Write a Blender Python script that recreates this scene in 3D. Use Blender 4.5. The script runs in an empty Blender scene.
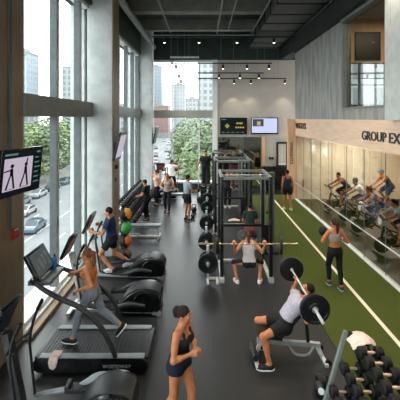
import bpy, bmesh, math, random
import numpy as np
from mathutils import Vector, Matrix
random.seed(7)
PI = math.pi
R = math.radians
SC = bpy.context.scene
COL = SC.collection
EYE = 4.0            # camera height; focal length is 360 px on the 400 px frame

def V(*a): return Vector(a)
def lin(h):
    h = h.lstrip('#'); o = []
    for i in (0, 2, 4):
        c = int(h[i:i+2], 16)/255
        o.append(c/12.92 if c <= .04045 else ((c+.055)/1.055)**2.4)
    return (o[0], o[1], o[2], 1)

# ------------------------------------------------------------------ materials
MATS = {}
pm_low = {'screen_white', 'screen_cool', 'screen_dark', 'screen_dim', 'screen_red', 'screen_teal', 'screen_green', 'screen_amber', 'screen_ink'}
def pm(name, c1, c2=None, scale=8, rough=.5, metal=0, bump=0, stretch=(1, 1, 1), spec=.5, lo=.35, hi=.65, emit=None, estr=0, detail=4, coat=0):
    m = bpy.data.materials.new(name); m.use_nodes = True
    nt = m.node_tree; N = nt.nodes; L = nt.links
    b = N['Principled BSDF']
    b.inputs['Roughness'].default_value = rough
    b.inputs['Metallic'].default_value = metal
    if name in pm_low: spec = .12; b.inputs['Roughness'].default_value = .5
    b.inputs['Specular IOR Level'].default_value = spec
    b.inputs['Coat Weight'].default_value = coat
    c1 = lin(c1)
    c2 = lin(c2) if c2 else tuple(min(1, v*1.25+.002) for v in c1[:3])+(1,)
    tc = N.new('ShaderNodeTexCoord'); mp = N.new('ShaderNodeMapping')
    mp.inputs['Scale'].default_value = stretch
    nz = N.new('ShaderNodeTexNoise'); nz.inputs['Scale'].default_value = scale; nz.inputs['Detail'].default_value = detail
    cr = N.new('ShaderNodeValToRGB')
    cr.color_ramp.elements[0].position = lo; cr.color_ramp.elements[1].position = hi
    cr.color_ramp.elements[0].color = c1; cr.color_ramp.elements[1].color = c2
    L.new(tc.outputs['Object'], mp.inputs['Vector']); L.new(mp.outputs['Vector'], nz.inputs['Vector'])
    L.new(nz.outputs['Fac'], cr.inputs['Fac']); L.new(cr.outputs['Color'], b.inputs['Base Color'])
    if bump:
        bp = N.new('ShaderNodeBump'); bp.inputs['Strength'].default_value = bump; bp.inputs['Distance'].default_value = .02
        L.new(nz.outputs['Fac'], bp.inputs['Height']); L.new(bp.outputs['Normal'], b.inputs['Normal'])
    if emit:
        b.inputs['Emission Color'].default_value = lin(emit); b.inputs['Emission Strength'].default_value = estr
    MATS[name] = m
    return m

def glass(name, tint='#ffffff', gain=1.0):
    m = bpy.data.materials.new(name); m.use_nodes = True
    nt = m.node_tree; N = nt.nodes; L = nt.links
    N.remove(N['Principled BSDF'])
    out = N['Material Output']
    tr = N.new('ShaderNodeBsdfTransparent'); tr.inputs['Color'].default_value = lin(tint)
    gl = N.new('ShaderNodeBsdfGlossy'); gl.inputs['Roughness'].default_value = .02
    lw = N.new('ShaderNodeLayerWeight'); lw.inputs['Blend'].default_value = .5
    pw = N.new('ShaderNodeMath'); pw.operation = 'POWER'; pw.inputs[1].default_value = 5
    mu = N.new('ShaderNodeMath'); mu.operation = 'MULTIPLY_ADD'; mu.inputs[1].default_value = .96*gain; mu.inputs[2].default_value = .04*gain; mu.use_clamp = True
    mx = N.new('ShaderNodeMixShader')
    L.new(lw.outputs['Facing'], pw.inputs[0]); L.new(pw.outputs[0], mu.inputs[0]); L.new(mu.outputs[0], mx.inputs[0]); L.new(tr.outputs[0], mx.inputs[1]); L.new(gl.outputs[0], mx.inputs[2])
    L.new(mx.outputs[0], out.inputs['Surface'])
    MATS[name] = m
    return m

def facade(name, wall, win, sx, sz, rough=.5):
    """building skin: a brick-texture grid of windows in world-like object space"""
    m = bpy.data.materials.new(name); m.use_nodes = True
    nt = m.node_tree; N = nt.nodes; L = nt.links
    b = N['Principled BSDF']; b.inputs['Roughness'].default_value = rough
    tc = N.new('ShaderNodeTexCoord'); sp = N.new('ShaderNodeSeparateXYZ'); ad = N.new('ShaderNodeMath'); cb = N.new('ShaderNodeCombineXYZ')
    br = N.new('ShaderNodeTexBrick'); br.offset = 0; br.squash = 1
    br.inputs['Color1'].default_value = lin(win); br.inputs['Color2'].default_value = tuple(v*.8 for v in lin(win)[:3])+(1,)
    br.inputs['Mortar'].default_value = lin(wall)
    br.inputs['Scale'].default_value = 1; br.inputs['Brick Width'].default_value = sx; br.inputs['Row Height'].default_value = sz
    br.inputs['Mortar Size'].default_value = min(sx, sz)*.22; br.inputs['Mortar Smooth'].default_value = .1
    L.new(tc.outputs['Object'], sp.inputs[0]); L.new(sp.outputs[0], ad.inputs[0]); L.new(sp.outputs[1], ad.inputs[1])
    L.new(ad.outputs[0], cb.inputs[0]); L.new(sp.outputs[2], cb.inputs[1]); L.new(cb.outputs[0], br.inputs['Vector'])
    L.new(br.outputs['Color'], b.inputs['Base Color'])
    MATS[name] = m
    return m

pm('rubber_floor', '#141517', '#212326', 60, .4, bump=.06, lo=.4, hi=.72, spec=.7)
pm('turf', '#3e471e', '#515a2a', 90, .95, bump=.5, spec=.1)
pm('turf_line', '#d9d2c0', '#e6e0d0', 40, .8)
pm('bike_floor', '#2f2117', '#3d2c1e', 6, .45, stretch=(1, 6, 1))
pm('concrete', '#b3bab9', '#c6cbca', 3.5, .75, bump=.08, detail=8)
pm('concrete_streak', '#7d7f7d', '#a19f9b', 2.2, .7, bump=.06, stretch=(1.6, 1.6, .35), detail=9)
pm('concrete_dark', '#75766f', '#87877f', 2, .8, detail=7)
pm('ceiling_paint', '#1b201e', '#252a28', 2, .85)
pm('soffit_green', '#1f2b27', '#273530', 2, .7)
pm('pillar_wood', '#8f7962', '#9b866e', 2, .6, stretch=(2, 2, .6), bump=.04, detail=8)
pm('wood', '#cfa580', '#dcb694', 2.5, .5, stretch=(5, 5, .5), detail=7)
pm('wood_horizontal', '#dcb99c', '#e7c9b0', 2.5, .5, stretch=(5, .6, 5), detail=7)
pm('studio_panel', '#d8c9b0', '#e3d6c1', 1.6, .5, stretch=(3, 3, .4))
pm('plaster', '#b4aea6', '#bfb9b1', 1.2, .8)
pm('plaster_cool', '#a8a89e', '#b5b5ab', 1.2, .8)
pm('alu', '#e6ebec', '#eef1f2', 5, .4, metal=0)
pm('alu_dark', '#4b5356', '#565f62', 5, .45)
pm('transom', '#7d7f7c', '#8b8c88', 5, .5)
pm('sill_white', '#d7dadb', '#e2e4e4', 4, .5)
pm('black_paint', '#0b0c0e', '#101214', 12, .4)
pm('black_gloss', '#090a0c', '#0e1012', 12, .22)
pm('charcoal', '#181a1d', '#202327', 10, .42)
pm('arm_dark', '#202326', '#2a2d30', 10, .5)
pm('grey_plastic', '#6f787c', '#7f888c', 6, .38)
pm('steel', '#b9bec0', '#c9cdcf', 8, .3, metal=.7)
pm('steel_light', '#b0b3b3', '#d8d9d6', 8, .4, metal=.25)
pm('rubber', '#0a0b0d', '#101214', 30, .6, spec=.3)
pm('plate_rubber', '#0a0c0e', '#101316', 25, .45, spec=.35)
pm('plate_grey', '#767a7a', '#868a8a', 25, .45)
pm('grip_tan', '#cfae92', '#dcc0a6', 60, .4, metal=.2)
pm('vinyl', '#0e0f11', '#141618', 40, .4)
pm('pipe_grey', '#6c7371', '#7a807d', 4, .5)
pm('duct', '#3c4341', '#495150', 2, .5, metal=.2)
pm('track_black', '#101213', '#191b1c', 8, .5)
pm('lamp_glow', '#fff3e0', None, 3, .5, emit='#ffe6c0', estr=6)
pm('bar_steel', '#a88f76', '#bfa68c', 30, .3, metal=.6)
pm('alarm_red', '#a3231f', '#b52c26', 6, .35)
pm('alarm_lens', '#d8d6d0', '#e5e3dd', 6, .2)
pm('bottle_blue', '#1f6fb8', '#2b80c9', 6, .2)
pm('bottle_cap', '#12243c', '#1a2f4a', 6, .4)
pm('towel_pink', '#e3c7bb', '#efd8cd', 60, .95, bump=.4)
pm('towel_white', '#dfe2e6', '#eef0f2', 60, .95, bump=.4)
pm('ball_orange', '#d98a1f', '#e79c33', 20, .55)
pm('ball_green', '#2f8f3a', '#3aa546', 20, .55)
pm('ball_rust', '#c4622a', '#d2743a', 20, .55)
pm('ball_brown', '#5a4030', '#6a4d3a', 20, .55)
pm('letter_dark', '#22252a', '#2c2f35', 12, .5)
pm('letter_grey', '#7c8285', '#a8aeb1', 12, .5)
pm('mirror', '#b9bfbc', '#bcc2bf', 1, .03, metal=1)
pm('eye_white', '#e8e4de', '#efece7', 5, .3)
pm('lips', '#a4584c', '#b06357', 20, .5)
glass('window_glass', '#f6f9f8', .35)
glass('studio_glass', '#f4f6f1', .9)
glass('upper_glass', '#f0f2ee', .9)
# screens
pm('screen_white', '#202020', None, 1, .3, emit='#cfc4d6', estr=.3)
pm('screen_cool', '#202020', None, 1, .3, emit='#c3cdf0', estr=.42)
pm('screen_dark', '#0a0d10', None, 1, .25, emit='#10161c', estr=.2)
pm('screen_ink', '#141414', None, 1, .4)
pm('screen_teal', '#14181a', None, 1, .4, emit='#5f8f8c', estr=.25)
pm('screen_green', '#14181a', None, 1, .4, emit='#9fae4a', estr=.3)
pm('screen_amber', '#14181a', None, 1, .4, emit='#d8b25a', estr=.3)
pm('screen_dim', '#15191c', None, 1, .2, emit='#4a5356', estr=.3)
pm('screen_red', '#1a1010', None, 1, .2, emit='#5a3a34', estr=.3)
# outdoors
pm('asphalt', '#646769', '#6d7072', .6, .9)
pm('pavement', '#7b7a77', '#848380', .8, .9)
pm('road_paint', '#9a9a97', None, 3, .8)
pm('leaf_a', '#55663f', '#78885f', 1.5, .7)  # leaf greens lightened to carry the haze in their colour
pm('leaf_b', '#5c6c4e', '#80906d', 1.5, .7)
pm('bark', '#6b5a48', '#7a6854', 6, .9)
pm('car_white', '#8b8f92', None, 2, .25, coat=.5)
pm('car_blue', '#415362', None, 2, .25, coat=.5)
pm('car_dark', '#3a4148', None, 2, .25, coat=.5)
pm('car_silver', '#676d72', None, 2, .25, coat=.5)
pm('car_glass', '#2b343a', None, 2, .1)
pm('tyre', '#1c1d1f', None, 9, .7)
facade('tower_white', '#868a8c', '#6b7277', 3.2, 3.4)  # far skins kept pale and low in contrast, distance haze coloured in
facade('tower_blue', '#7d878e', '#6f7c87', 2.4, 3.2)
facade('tower_pale', '#8c9092', '#7a8188', 2.8, 3.6)
facade('tower_grey', '#7c8083', '#5e666b', 3.6, 3.3)
facade('tower_dark', '#565c5f', '#3a444a', 2.6, 3.2)  # darkened so the block added behind the upper room renders dim
facade('brick_block', '#835f57', '#63686c', 3.0, 3.4)
pm('roof_grey', '#777a7b', '#7f8283', 1, .9)

def M(n): return MATS[n]
_cloth = {}
def cloth(hexc, rough=.85):
    if hexc not in _cloth:
        c = lin(hexc)
        _cloth[hexc] = pm('fabric_'+hexc.strip('#'), hexc, None, 35, rough, bump=.15, spec=.25)
    return _cloth[hexc]
def skinm(hexc):
    k = 's'+hexc
    if k not in _cloth:
        h = '#'+''.join('%02x' % int(int(hexc[i:i+2], 16)*f) for i, f in ((1, .9), (3, .86), (5, .82)))
        _cloth[k] = pm('skin_'+hexc.strip('#'), h, None, 14, .5, spec=.35)
    return _cloth[k]

# ------------------------------------------------------------------ mesh builder
def frame(d):
    d = Vector(d).normalized()
    a = V(0, 0, 1) if abs(d.z) < .95 else V(0, 1, 0)
    x = a.cross(d).normalized(); y = d.cross(x)
    return x, y, d

def smooth_path(pts, n=6):
    pts = [Vector(p) for p in pts]
    if len(pts) < 3: return pts
    out = []
    for i in range(len(pts)-1):
        p0 = pts[i-1] if i else pts[0]*2-pts[1]
        p1, p2 = pts[i], pts[i+1]
        p3 = pts[i+2] if i+2 < len(pts) else pts[-1]*2-pts[-2]
        for k in range(n):
            t = k/n
            out.append(.5*((2*p1)+(p2-p0)*t+(2*p0-5*p1+4*p2-p3)*t*t+(3*p1-p0-3*p2+p3)*t**3))
    out.append(pts[-1])
    return out

class MB:
    def __init__(s): s.v = []; s.f = []; s.m = []; s.mi = 0
    def mat(s, i): s.mi = i; return s
    def _add(s, vs, fs):
        b = len(s.v); s.v += [tuple(p) for p in vs]
        s.f += [tuple(i+b for i in f) for f in fs]; s.m += [s.mi]*len(fs)
        return s
    def box(s, c, d, rot=None):
        c = Vector(c); h = Vector(d)/2
        vs = []
        for x in (-1, 1):
            for y in (-1, 1):
                for z in (-1, 1):
                    p = V(x*h.x, y*h.y, z*h.z)
                    if rot is not None: p = rot @ p
                    vs.append(c+p)
        return s._add(vs, [(0, 1, 3, 2), (4, 6, 7, 5), (0, 4, 5, 1), (2, 3, 7, 6), (0, 2, 6, 4), (1, 5, 7, 3)])
    def bb(s, x0, x1, y0, y1, z0, z1):
        return s.box(((x0+x1)/2, (y0+y1)/2, (z0+z1)/2), (abs(x1-x0), abs(y1-y0), abs(z1-z0)))
    def beam(s, a, b, w, h=None):
        a = Vector(a); b = Vector(b); x, y, d = frame(b-a); h = h or w
        rot = Matrix((x, y, d)).transposed()
        return s.box((a+b)/2, (w, h, (b-a).length), rot)
    def cyl(s, a, b, r, r2=None, n=16, cap=True):
        a = Vector(a); b = Vector(b); r2 = r if r2 is None else r2
        x, y, d = frame(b-a); vs = []
        for k in range(n):
            t = 2*PI*k/n; o = x*math.cos(t)+y*math.sin(t)
            vs += [a+o*r, b+o*r2]
        fs = [(2*k, 2*((k+1) % n), 2*((k+1) % n)+1, 2*k+1) for k in range(n)]
        if cap: fs += [tuple(2*k for k in range(n-1, -1, -1)), tuple(2*k+1 for k in range(n))]
        return s._add(vs, fs)
    def tube(s, pts, r, n=10, sm=6):
        P = smooth_path(pts, sm) if sm else [Vector(p) for p in pts]
        m = len(P); rs = r if isinstance(r, (list, tuple)) else [r]
        rad = [rs[0]+0*i if len(rs) == 1 else float(np.interp(i/(m-1), np.linspace(0, 1, len(rs)), rs)) for i in range(m)]
        x = None; vs = []
        for i, p in enumerate(P):
            d = (P[min(i+1, m-1)]-P[max(i-1, 0)]).normalized()
            if x is None: x, y, _ = frame(d)
            else:
                x = (x-d*x.dot(d)).normalized()
            y = d.cross(x)
            for k in range(n):
                t = 2*PI*k/n; vs.append(p+(x*math.cos(t)+y*math.sin(t))*rad[i])
        fs = []
        for i in range(m-1):
            for k in range(n):
                k2 = (k+1) % n
                fs.append((i*n+k, i*n+k2, (i+1)*n+k2, (i+1)*n+k))
        fs += [tuple(range(n-1, -1, -1)), tuple((m-1)*n+k for k in range(n))]
        return s._add(vs, fs)
    def lathe(s, o, axis, prof, n=20):
        """prof: (distance along axis, radius)"""
        o = Vector(o); x, y, d = frame(axis); vs = []; fs = []
        for (h, r) in prof:
            for k in range(n):
                t = 2*PI*k/n; vs.append(o+d*h+(x*math.cos(t)+y*math.sin(t))*max(r, .0004))
        for i in range(len(prof)-1):
            for k in range(n):
                k2 = (k+1) % n; fs.append((i*n+k, i*n+k2, (i+1)*n+k2, (i+1)*n+k))
        fs += [tuple(range(n-1, -1, -1)), tuple((len(prof)-1)*n+k for k in range(n))]
        return s._add(vs, fs)
    def prism(s, poly, x0, x1, ax='x'):
        """poly in the plane normal to ax, extruded between x0 and x1"""
        n = len(poly); vs = []
        for h in (x0, x1):
            for (a, b) in poly:
                vs.append((h, a, b) if ax == 'x' else (a, h, b) if ax == 'y' else (a, b, h))
        fs = [tuple(range(n-1, -1, -1)), tuple(range(n, 2*n))]
        fs += [(k, (k+1) % n, n+(k+1) % n, n+k) for k in range(n)]
        return s._add(vs, fs)
    def ell(s, c, r, rot=None, nu=16, nv=10):
        c = Vector(c); vs = []
        for i in range(nv+1):
            a = PI*i/nv
            for k in range(nu):
                b = 2*PI*k/nu
                p = V(r[0]*math.sin(a)*math.cos(b), r[1]*math.sin(a)*math.sin(b), r[2]*math.cos(a))
                if rot is not None: p = rot @ p
                vs.append(c+p)
        fs = []
        for i in range(nv):
            for k in range(nu):
                k2 = (k+1) % nu; fs.append((i*nu+k, i*nu+k2, (i+1)*nu+k2, (i+1)*nu+k))
        return s._add(vs, fs)
    def quad(s, a, b, c, d): return s._add([a, b, c, d], [(0, 1, 2, 3)])
    def build(s, name, mats, parent=None, bevel=0, smooth=True, seg=2):
        me = bpy.data.meshes.new(name)
        bm = bmesh.new()
        vv = [bm.verts.new(p) for p in s.v]
        for f, mi in zip(s.f, s.m):
            try:
                ff = bm.faces.new([vv[i] for i in f]); ff.material_index = mi
            except ValueError: pass
        bmesh.ops.remove_doubles(bm, verts=bm.verts, dist=1e-5)
        bmesh.ops.recalc_face_normals(bm, faces=bm.faces)
        if bevel:
            ed = [e for e in bm.edges if len(e.link_faces) == 2 and e.calc_face_angle(0) > .6]
            if ed: bmesh.ops.bevel(bm, geom=ed, offset=bevel, segments=seg, profile=.7, affect='EDGES', clamp_overlap=True)
        if smooth:
            for f in bm.faces: f.smooth = True
            for e in bm.edges:
                if len(e.link_faces) == 2 and e.calc_face_angle(0) > .6: e.smooth = False
        bm.to_mesh(me); bm.free()
        if not isinstance(mats, (list, tuple)): mats = [mats]
        for m in mats: me.materials.append(M(m) if isinstance(m, str) else m)
        o = bpy.data.objects.new(name, me); COL.objects.link(o)
        if parent: o.parent = parent
        return o

def tag(o, label, cat, group=None, kind=None):
    o['label'] = label; o['category'] = cat
    if group: o['group'] = group
    if kind: o['kind'] = kind
    return o
def thing(name, label, cat, loc=(0, 0, 0), rz=0, group=None):
    o = bpy.data.objects.new(name, None); COL.objects.link(o)
    o.empty_display_size = .1
    o.location = loc; o.rotation_euler = (0, 0, rz)
    return tag(o, label, cat, group)
def struct(name, mb, mat, label=None, cat=None, bevel=0):
    o = mb.build(name, mat, None, bevel)
    o['kind'] = 'structure'
    o['label'] = label or ('%s of the gym' % name.replace('_', ' ')); o['category'] = cat or name.split('_')[0]
    return o
KIDS = {}
def copy_tree(o, label=None, group=None, loc=None, rz=None, parent=None, scale=None):
    c = o.copy(); COL.objects.link(c)
    if parent is not None: c.parent = parent
    if label: c['label'] = label
    if group: c['group'] = group
    if loc is not None: c.location = loc
    if rz is not None: c.rotation_euler = (0, 0, rz)
    if scale is not None: c.scale = (scale,)*3
    for ch in list(o.children): copy_tree(ch, parent=c)
    return c
def recolor(o, mapping):
    """give a copied thing its own mesh colours"""
    for ob in [o]+list(o.children_recursive):
        if ob.type == 'MESH' and any(s.name in mapping for s in ob.data.materials):
            ob.data = ob.data.copy()
            for i, s in enumerate(ob.data.materials):
                if s.name in mapping: ob.data.materials[i] = M(mapping[s.name])
def text_obj(txt, size, name, mat, parent=None, depth=.006, width=None):
    cu = bpy.data.curves.new('lettering_curve', 'FONT'); cu.body = txt; cu.size = size; cu.extrude = depth
    cu.align_x = 'CENTER'; cu.align_y = 'CENTER'; cu.resolution_u = 3; cu.offset = size*.006
    t = bpy.data.objects.new('lettering_tmp', cu); COL.objects.link(t)
    bpy.context.view_layer.update()
    me = bpy.data.meshes.new_from_object(t.evaluated_get(bpy.context.evaluated_depsgraph_get()))
    bpy.data.objects.remove(t); bpy.data.curves.remove(cu)
    if width:
        xs = [v.co.x for v in me.vertices]; k = width/(max(xs)-min(xs)); mid = (max(xs)+min(xs))/2
        for v in me.vertices: v.co.x = (v.co.x-mid)*k
    me.materials.clear(); me.materials.append(M(mat))
    o = bpy.data.objects.new(name, me); COL.objects.link(o)
    if parent: o.parent = parent
    return o
# ------------------------------------------------------------------ people: one smooth surface grown from a posed skeleton
def A(p): return np.array(p, dtype=np.float64)
def nrm(v): v = A(v); return v/max(np.linalg.norm(v), 1e-9)
class Field:
    def __init__(s): s.g = []
    def group(s, prims, cuts=()): s.g.append((list(prims), list(cuts)))
    def mesh(s, h):
        lo = np.full(3, 1e9); hi = -lo
        for prims, _ in s.g:
            for p in prims:
                b0, b1 = prim_box(p); lo = np.minimum(lo, b0); hi = np.maximum(hi, b1)
        lo -= 3*h; hi += 3*h
        n = np.ceil((hi-lo)/h).astype(int)+1
        axes = [lo[i]+h*np.arange(n[i]) for i in range(3)]
        T = np.full(n, .2, dtype=np.float32)
        for prims, cuts in s.g:
            F = np.full(n, .2, dtype=np.float32)
            for p in prims:
                b0, b1 = prim_box(p); k = p[-1]; mg = max(k, 2*h)+.01
                i0 = np.maximum(np.floor((b0-mg-lo)/h).astype(int), 0); i1 = np.minimum(np.ceil((b1+mg-lo)/h).astype(int)+1, n)
                sl = tuple(slice(a, b) for a, b in zip(i0, i1))
                X = np.stack(np.meshgrid(axes[0][sl[0]], axes[1][sl[1]], axes[2][sl[2]], indexing='ij'), -1)
                d = prim_eval(p, X).astype(np.float32); a = F[sl]
                hh = np.maximum(k-np.abs(a-d), 0)/max(k, 1e-6)
                F[sl] = np.minimum(a, d)-hh*hh*k*.25
            if cuts:
                G = np.stack(np.meshgrid(*axes, indexing='ij'), -1)
                for (pt, nn) in cuts: F = np.maximum(F, ((G-A(pt))@nrm(nn)).astype(np.float32))
            T = np.minimum(T, F)
        return nets(T, lo, h)
def prim_box(p):
    if p[0] == 'c':
        _, a, b, r1, r2, k = p; r = max(r1, r2)
        return np.minimum(a, b)-r, np.maximum(a, b)+r
    _, c, B, r, k = p
    e = np.sqrt(((B*np.array(r)[:, None])**2).sum(0))
    return c-e, c+e
def prim_eval(p, X):
    if p[0] == 'c':
        _, a, b, r1, r2, k = p
        ba = b-a; t = np.clip(((X-a)@ba)/max(ba@ba, 1e-9), 0, 1)
        return np.linalg.norm(X-a-t[..., None]*ba, axis=-1)-(r1+(r2-r1)*t)
    _, c, B, r, k = p
    q = (X-c)@B.T/np.array(r); k0 = np.linalg.norm(q, axis=-1); k1 = np.linalg.norm(q/np.array(r), axis=-1)
    return k0*(k0-1)/np.maximum(k1, 1e-6)
def cone(a, b, r1, r2, k=.03): return ('c', A(a), A(b), r1, r2, k)
def ellip(c, B, r, k=.04): return ('e', A(c), np.array(B), tuple(r), k)
def nets(F, lo, h):
    S = F < 0
    c = np.zeros(np.array(F.shape)-1, dtype=np.int8)
    offs = [(i, j, k) for i in (0, 1) for j in (0, 1) for k in (0, 1)]
    for o in offs: c += S[o[0]:F.shape[0]-1+o[0], o[1]:F.shape[1]-1+o[1], o[2]:F.shape[2]-1+o[2]]
    act = np.argwhere((c > 0) & (c < 8))
    ids = np.full(c.shape, -1, dtype=np.int64); ids[tuple(act.T)] = np.arange(len(act))
    acc = np.zeros((len(act), 3)); cnt = np.zeros(len(act))
    for a in offs:
        for ax in range(3):
            if a[ax]: continue
            b = list(a); b[ax] = 1
            fa = F[tuple((act+a).T)]; fb = F[tuple((act+b).T)]
            m = (fa < 0) != (fb < 0)
            t = np.where(m, fa/np.where(m, fa-fb, 1), 0)
            p = np.array(a, float)[None].repeat(len(act), 0); p[:, ax] += t
            acc += p*m[:, None]; cnt += m
    V_ = lo+(act+acc/cnt[:, None])*h
    faces = []
    for ax in range(3):
        u, w = [i for i in range(3) if i != ax]
        s0 = [slice(1, -1)]*3; s0[ax] = slice(0, -1); s1 = list(s0); s1[ax] = slice(1, None)
        e = np.argwhere(S[tuple(s0)] != S[tuple(s1)])
        if not len(e): continue
        st = np.array([1, 1, 1]); st[ax] = 0; e = e+st
        sg = S[tuple(e.T)]
        du = np.zeros(3, int); du[u] = 1; dw = np.zeros(3, int); dw[w] = 1
        q = np.stack([ids[tuple((e-du-dw).T)], ids[tuple((e-dw).T)], ids[tuple(e.T)], ids[tuple((e-du).T)]], 1)
        flip = sg if ax != 1 else ~sg
        q[~flip] = q[~flip][:, ::-1]
        faces.append(q)
    return V_, np.concatenate(faces)
def net_obj(name, fld, h, mat, parent=None):
    v, f = fld.mesh(h)
    t = v[f]; vol = np.einsum('ij,ij->i', t[:, 0], np.cross(t[:, 1], t[:, 2])).sum()+np.einsum('ij,ij->i', t[:, 0], np.cross(t[:, 2], t[:, 3])).sum()
    if vol < 0: f = f[:, ::-1]
    me = bpy.data.meshes.new(name)
    me.from_pydata(v.tolist(), [], f.tolist())
    me.polygons.foreach_set('use_smooth', [True]*len(me.polygons))
    me.materials.append(mat); me.update()
    o = bpy.data.objects.new(name, me); COL.objects.link(o)
    if parent: o.parent = parent
    return o
def ik(a, t, l1, l2, pole):
    a = A(a); t = A(t); d = t-a; L = np.linalg.norm(d)
    mx = (l1+l2)*.995
    if L > mx: t = a+d/L*mx; d = t-a; L = mx
    n = d/L; x = (l1*l1-l2*l2+L*L)/(2*L); y = math.sqrt(max(l1*l1-x*x, 0))
    p = A(pole); p = nrm(p-n*(p@n))
    return a+n*x+p*y, t
def rotv(v, ax, a):
    ax = nrm(ax); v = A(v); return v*math.cos(a)+np.cross(ax, v)*math.sin(a)+ax*(ax@v)*(1-math.cos(a))

def hand_prims(w, d, n, side, k, curl, fine):
    """w wrist, d towards the fingers, n the way the palm faces; thumb leaves the side of the palm"""
    d = nrm(d); n = nrm(A(n)-d*(A(n)@d)); t = np.cross(d, n)*side
    P = []
    if not fine:
        kn = w+d*.085*k
        tip = kn+(d*math.cos(curl*1.3)+n*math.sin(curl*1.3))*.075*k
        P = [cone(w, kn+t*.018*k, .024*k, .022*k, .02), cone(w, kn-t*.018*k, .024*k, .02*k, .02),
             cone(kn+t*.016*k, tip+t*.016*k, .017*k, .012*k, .012), cone(kn-t*.016*k, tip-t*.012*k, .016*k, .011*k, .012)]
        P.append(cone(w+d*.02*k+t*.02*k, w+d*.07*k+t*.05*k+n*.02*k, .015*k, .011*k, .012))
        return P
    for i, (o, L) in enumerate(((.031, .92), (.011, 1.0), (-.010, .95), (-.030, .76))):
        kn = w+d*(.088-.006*abs(i-1))*k+t*o*k
        P.append(cone(w+d*.012*k+t*o*.6*k, kn, .016*k, .0125*k, .02))
        a = 0; p = kn; r = .0098*k
        for j, s in enumerate((.044, .027, .021)):
            a += curl*(.95, 1.15, .75)[j]
            q = p+(d*math.cos(a)+n*math.sin(a))*s*L*k
            P.append(cone(p, q, r, r*.9, .006)); p = q; r *= .9
    b = w+d*.025*k+t*.025*k
    m1 = b+(d*.62+t*.62+n*.45)*.042*k
    m2 = m1+nrm(d*.8+t*(.35-curl*.7)+n*(.3+.5*curl))*.032*k
    m3 = m2+nrm(d*.8+t*(.1-curl*.8)+n*(.3+.5*curl))*.026*k
    P += [cone(b, m1, .017*k, .0125*k, .02), cone(m1, m2, .0115*k, .0105*k, .006), cone(m2, m3, .0105*k, .0085*k, .006)]
    return P

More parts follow.
